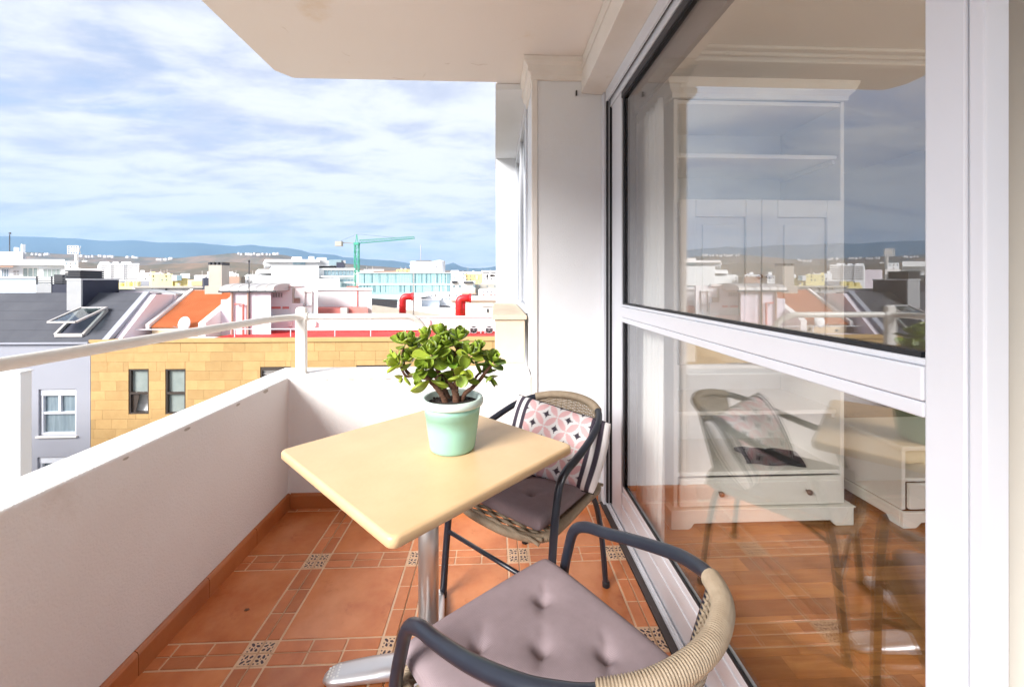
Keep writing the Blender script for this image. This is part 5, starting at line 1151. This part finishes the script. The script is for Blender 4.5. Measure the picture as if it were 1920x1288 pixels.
l5 = block('cream_rooftop', 'cream rooftop with round water tanks behind the black roof', (216, 537, 262, 600), 34, 5, 'town_yellow')
for (xx, y0) in ((222, 531), (226, 531.5), (237, 529.5), (242, 530), (252, 528.5), (257, 529)):
    p = W(xx + 2, y0, Y=35); z0 = W(0, 537.2, Y=35).z; l5.add(MB().lathe([(.16, 0), (.17, p.z - z0), (.1, p.z - z0 + .06), (0, p.z - z0 + .07)], (p.x, 35, z0), 14), 'water_tank', 'town_yellow')
l6 = block('long_parapet', 'long cream parapet roofline behind the pink wall', (252, 539.5, 392, 600), 30, 5, 'town_white_warm'); sub(l6, (250, 538, 393, 540), 29.7, 5.5, 'coping', 'concrete'); 
for xx in (284, 310): sub(l6, (xx, 541, xx + .8, 556), 29.9, .09, 'drain_pipe', 'dark_metal')
l7 = block('white_house', 'row of white houses behind the yellow flat roofed house', (262, 512, 300, 545), 95, 10); sub(l7, (264, 507, 271, 512), 97, 4, 'roof_box', 'town_white')
l8 = block('white_house', 'white roofs just left of the concrete chimney', (366, 516, 400, 545), 85, 9); sub(l8, (390, 509, 398, 516), 87, 4, 'roof_box', 'town_white'); sub(l8, (340, 513, 356, 522), 88, 5, 'side_block', 'town_white')
l9 = block('white_house', 'white roofs with a brown gable right of the concrete chimney', (414, 514, 448, 545), 85, 9); sub(l9, (429, 509.5, 437, 514.5), 87, 4, 'roof_box', 'town_white'); sub(l9, (416, 518.5, 449, 545), 80, 4, 'brown_gable', 'town_brown'); sub(l9, (453, 519, 460, 545), 79, 3, 'dark_box', 'brown_frame')
l10 = block('white_house', 'white block left of the large modern building', (461, 516, 486, 545), 92, 9); sub(l10, (464, 514.5, 470, 517), 93, 4, 'roof_box', 'town_white')
l11 = block('dark_house', 'dark blue grey hall behind the cream water tanks', (215, 527, 284, 545), 70, 8, 'lilac_grey')
l12 = block('dark_house', 'small dark box house at the foot of the concrete chimney', (382, 521, 400, 545), 28, 4, 'dark_navy')
l13 = block('white_house', 'low white houses in front of the modern building', (560, 540, 600, 600), 50, 8); l14 = block('white_house', 'white roofs between the crane and the modern building', (664, 507, 700, 545), 130, 12); sub(l14, (690, 505, 720, 512), 128, 4, 'front', 'town_white')
l15 = block('ochre_house', 'small ochre house left of the white drum plant room', (744, 505, 768, 520), 120, 10, 'town_ochre'); l16 = block('dark_house', 'dark low roofs left of the small ochre house', (700, 508, 743, 520), 125, 10, 'town_brown')
l17 = block('pink_house', 'tiny pink house left of the louvred white office', (150, 504, 187, 560), 110, 12, 'pink_render')

# small windows, aerials and roof clutter on the farther houses
cr = random.Random(77)
for bd in (l2, l7, l8, l9, l10, l13, l14, l15, r2, r3, r4, r5, r6, r7, l4, wb2):
    a, b, c, t = bd.ext; Y = bd.Y; u = Y / 760
    n_ = max(2, int((b - a) / (6.5 * u)))
    for k in range(n_):
        for rw in range(2):
            if cr.random() < .25: continue
            xa = a + (b - a) * (k + .3) / n_; w_ = 2.0 * u * cr.uniform(.7, 1.2); zt_ = t - (2.4 + rw * 6.5) * u
            bd.add(MB().box(xa, xa + w_, Y - .05, Y - .003, zt_ - 3.0 * u, zt_), 'window', cr.choice(('office_glass', 'pane_blue', 'brown_frame')))
    for k in range(2):
        xa = a + (b - a) * cr.uniform(.05, .9); bd.add(MB().box(xa, xa + .5 * u, Y + 1.0, Y + 1.0 + .5 * u, t, t + u * cr.uniform(4, 9)), 'aerial', 'zinc')
        xa = a + (b - a) * cr.uniform(.05, .8); bd.add(MB().box(xa, xa + u * cr.uniform(2, 5), Y + 1.5, Y + 1.5 + 2 * u, t, t + u * cr.uniform(1.2, 2.6)), 'roof_box', cr.choice(('town_white', 'pale_metal', 'town_white_warm')))
# lattice billboard tower
Yb_ = 75.0; a, b, c, t = px(127, 461, 147, 476, Yb_)
lt = Bd('lattice_tower', 'rusty white lattice billboard frame on a pole', 'tower', ((a + b) / 2, Yb_, GZ))
mb = MB()
for k in range(5): u = a + (b - a) * k / 4; mb.bar((u, Yb_, c), (u, Yb_, t), .10); zz_ = c + (t - c) * k / 4; mb.bar((a, Yb_, zz_), (b, Yb_, zz_), .08)
for k in range(4): u0, u1 = a + (b - a) * k / 4, a + (b - a) * (k + 1) / 4; mb.bar((u0, Yb_ + .4, c), (u1, Yb_ + .4, t), .06); mb.bar((u1, Yb_ + .4, c), (u0, Yb_ + .4, t), .06)
lt.add(mb, 'frame', 'cream_trim'); u = (a + b) / 2 + .3; lt.add(MB().tube([(u, Yb_ + .3, GZ), (u, Yb_ + .3, c)], .25, 8), 'pole', 'cream_trim')

# tower crane
Yk = 120.0
kr = Bd('tower_crane', 'green tower crane with a long lattice jib', 'crane', (W(669, 540, Y=Yk).x, Yk, GZ))
u = W(669, 540, Y=Yk).x; zt = W(0, 456, Y=Yk).z; zp = W(0, 436, Y=Yk).z; h = .55; mb = MB()
for sx_ in (-h, h):
    for sy in (-h, h): mb.bar((u + sx_, Yk + sy, GZ), (u + sx_, Yk + sy, zt), .20)
z = GZ; k = 0
while z < zt - 1.4:
    s_ = 1 if k % 2 else -1
    for sy in (-h, h): mb.bar((u - h * s_, Yk + sy, z), (u + h * s_, Yk + sy, z + 1.4), .11)
    for sx_ in (-h, h): mb.bar((u + sx_, Yk - h * s_, z), (u + sx_, Yk + h * s_, z + 1.4), .11)
    z += 1.4; k += 1
kr.add(mb, 'mast', 'crane_green')
mb = MB(); mb.bar((u - .4, Yk, zt), (u, Yk, zp), .16); mb.bar((u + .4, Yk, zt), (u, Yk, zp), .16); mb.box(u - .7, u + .7, Yk - .7, Yk + .7, zt - .2, zt + .5); kr.add(mb, 'tower_head', 'crane_green')
j0 = V((u + .6, Yk, zt + .3)); j1 = W(777, 447.5, Y=Yk + 6); mb = MB(); nj = 22; up = V((0, 0, .95))
for k in range(nj):
    p0 = j0 + (j1 - j0) * k / nj; p1 = j0 + (j1 - j0) * (k + 1) / nj
    mb.bar(p0 - V((0, .4, 0)), p1 - V((0, .4, 0)), .13); mb.bar(p0 + V((0, .4, 0)), p1 + V((0, .4, 0)), .13); mb.bar(p0 + up * (1 - .35 * k / nj), p1 + up * (1 - .35 * (k + 1) / nj), .12)
    mb.bar(p0 - V((0, .4, 0)), (p0 + p1) / 2 + up * (1 - .35 * k / nj), .08); mb.bar((p0 + p1) / 2 + up * (1 - .35 * k / nj), p1 + V((0, .4, 0)), .08)
kr.add(mb, 'jib', 'crane_green')
c1 = W(631, 456, Y=Yk - 2); mb = MB(); mb.bar((u - .5, Yk - .4, zt + .3), (c1.x, c1.y - .4, c1.z + .2), .18); mb.bar((u - .5, Yk + .4, zt + .3), (c1.x, c1.y + .4, c1.z + .2), .18)
for k in range(8): p = V((u - .5, Yk, zt + .3)).lerp(V((c1.x, c1.y, c1.z + .2)), k / 8); mb.bar(p - V((0, .4, 0)), p + V((0, .4, 0)), .1)
kr.add(mb, 'counter_jib', 'zinc'); kr.add(MB().box(c1.x - .2, c1.x + 1.6, c1.y - .7, c1.y + .7, c1.z - .9, c1.z + .5), 'counterweight', 'concrete')
mb = MB(); mb.bar((u, Yk, zp), j0 + (j1 - j0) * .65 + up * .8, .05); mb.bar((u, Yk, zp), (c1.x + .8, c1.y, c1.z + .4), .05); kr.add(mb, 'tie_bars', 'dark_metal')

# ================================================================== hills and mountains
def terrain(name, prof, Y, depth, m, rough, seed, nx=260, ny=22, kind='structure'):
    """a range whose crest passes through the outline prof (pixels at distance Y), falling away in front and behind"""
    rnd = random.Random(seed); ph = [(rnd.uniform(.6, 4) * (1 + .5 * i), rnd.uniform(0, 6.28)) for i in range(14)]
    def crest(x):
        for (xa, ya_), (xb, yb_) in zip(prof, prof[1:]):
            if xa <= x <= xb: f = (x - xa) / (xb - xa); f = f * f * (3 - 2 * f); return ya_ + (yb_ - ya_) * f
        return prof[-1][1]
    x0, x1 = prof[0][0], prof[-1][0]
    def fn(u, v):
        x = x0 + (x1 - x0) * u; top_ = W(x, crest(x), Y=Y); H = top_.z - GZ
        y = Y - depth + 2 * depth * v; s = 1 - abs(2 * v - 1); s = s ** 1.15
        w = sum(math.sin(u * q * 14 + p + v * (3 + q)) / (1 + .4 * i) for i, (q, p) in enumerate(ph)) / 5
        spur = 1 + rough * w * (1 - s) * 1.6
        return (top_.x * (y / Y) ** .35, y, GZ - 3 + (H + 3) * s * max(.1, spur))
    o = MB().grid(fn, nx, ny).build(name, m, smooth=True); tag(o, kind=kind); return o
FAR = [(-1500, 455), (-700, 440), (-300, 446), (-120, 438), (0, 443), (60, 444), (130, 447), (200, 452), (250, 451), (300, 455), (360, 455), (410, 459), (440, 462), (470, 459), (500, 463), (540, 465), (560, 469), (590, 476), (620, 477), (650, 483), (700, 487), (735, 489), (770, 494), (800, 498), (828, 500), (845, 491), (862, 500), (885, 503), (905, 503), (935, 499), (980, 502), (1100, 497), (1500, 500), (2600, 490)]
HILL = [(-1500, 470), (-700, 474), (-300, 468), (0, 476), (50, 473), (130, 477), (200, 480), (260, 482), (330, 484), (390, 479), (440, 475), (480, 474), (520, 477), (580, 487), (640, 494), (700, 499), (760, 503), (830, 507), (900, 509), (1000, 508), (1500, 512), (2600, 505)]
HILL2 = [(-1500, 492), (-300, 488), (0, 491), (120, 490), (250, 498), (360, 494), (420, 491), (520, 497), (640, 504), (760, 508), (900, 512), (1500, 514), (2600, 512)]
terrain('mountain_range', FAR, 9500, 2600, 'mountain', .9, 2, ny=60)
terrain('brown_hill', HILL, 3600, 900, 'hill_earth', .9, 5, ny=60)
terrain('foothill', HILL2, 1900, 500, 'hill_earth', .8, 8, ny=50)
# white houses strung along the hill crests
hr = random.Random(31)
def far_house(x, y, Y, w, h, lab):
    p = W(x, y, Y=Y); o = empty('hillside_house', (p.x, p.y, p.z)); tag(o, lab, 'house', 'hillside houses ' + lab.split(' hillside ')[1])
    MB().box(-w / 2, w / 2, -6, 6, -h - 12, h).build('wall', 'town_white_warm', o); MB().box(-w * .2, w * .25, -4, 4, h, h * 1.6).build('roof_room', 'town_white_warm', o)
for (x0, x1, y0, y1, n_, where) in ((60, 95, 474, 476, 5, 'between the left antenna and the lattice frame'), (145, 175, 477, 479, 5, 'just right of the lattice frame'), (183, 215, 477, 479, 6, 'above the left half of the louvred office'),
        (238, 262, 479, 481, 4, 'above the right half of the louvred office'), (294, 325, 482, 485, 6, 'above the pale yellow house'), (446, 525, 473, 475.5, 14, 'above the zinc roof, left of the crane')):
    for k in range(n_):
        x = x0 + (x1 - x0) * (k + hr.uniform(.1, .9)) / n_; far_house(x, y0 + (y1 - y0) * hr.random() + 1.2, 3450, hr.uniform(8, 22), hr.uniform(1.5, 3.5), 'tiny white house on the far hillside ' + where)

# ================================================================== the hazy air over the town
hz_ = MB().box(-29000, 29000, -7000, 14000, GZ - 2.0, 1180).build('haze', 'dark_metal'); hz_.data.materials.clear()
hm = bpy.data.materials.new('haze_air'); hm.use_nodes = True; hn = hm.node_tree.nodes; hn.clear()
hv = hn.new('ShaderNodeVolumePrincipled'); hv.inputs['Color'].default_value = (0.40, 0.66, 1.0, 1); hv.inputs['Density'].default_value = 0.00007; hv.inputs['Anisotropy'].default_value = 0.0
ho = hn.new('ShaderNodeOutputMaterial'); hm.node_tree.links.new(hv.outputs[0], ho.inputs['Volume']); hz_.data.materials.append(hm); tag(hz_, kind='stuff')
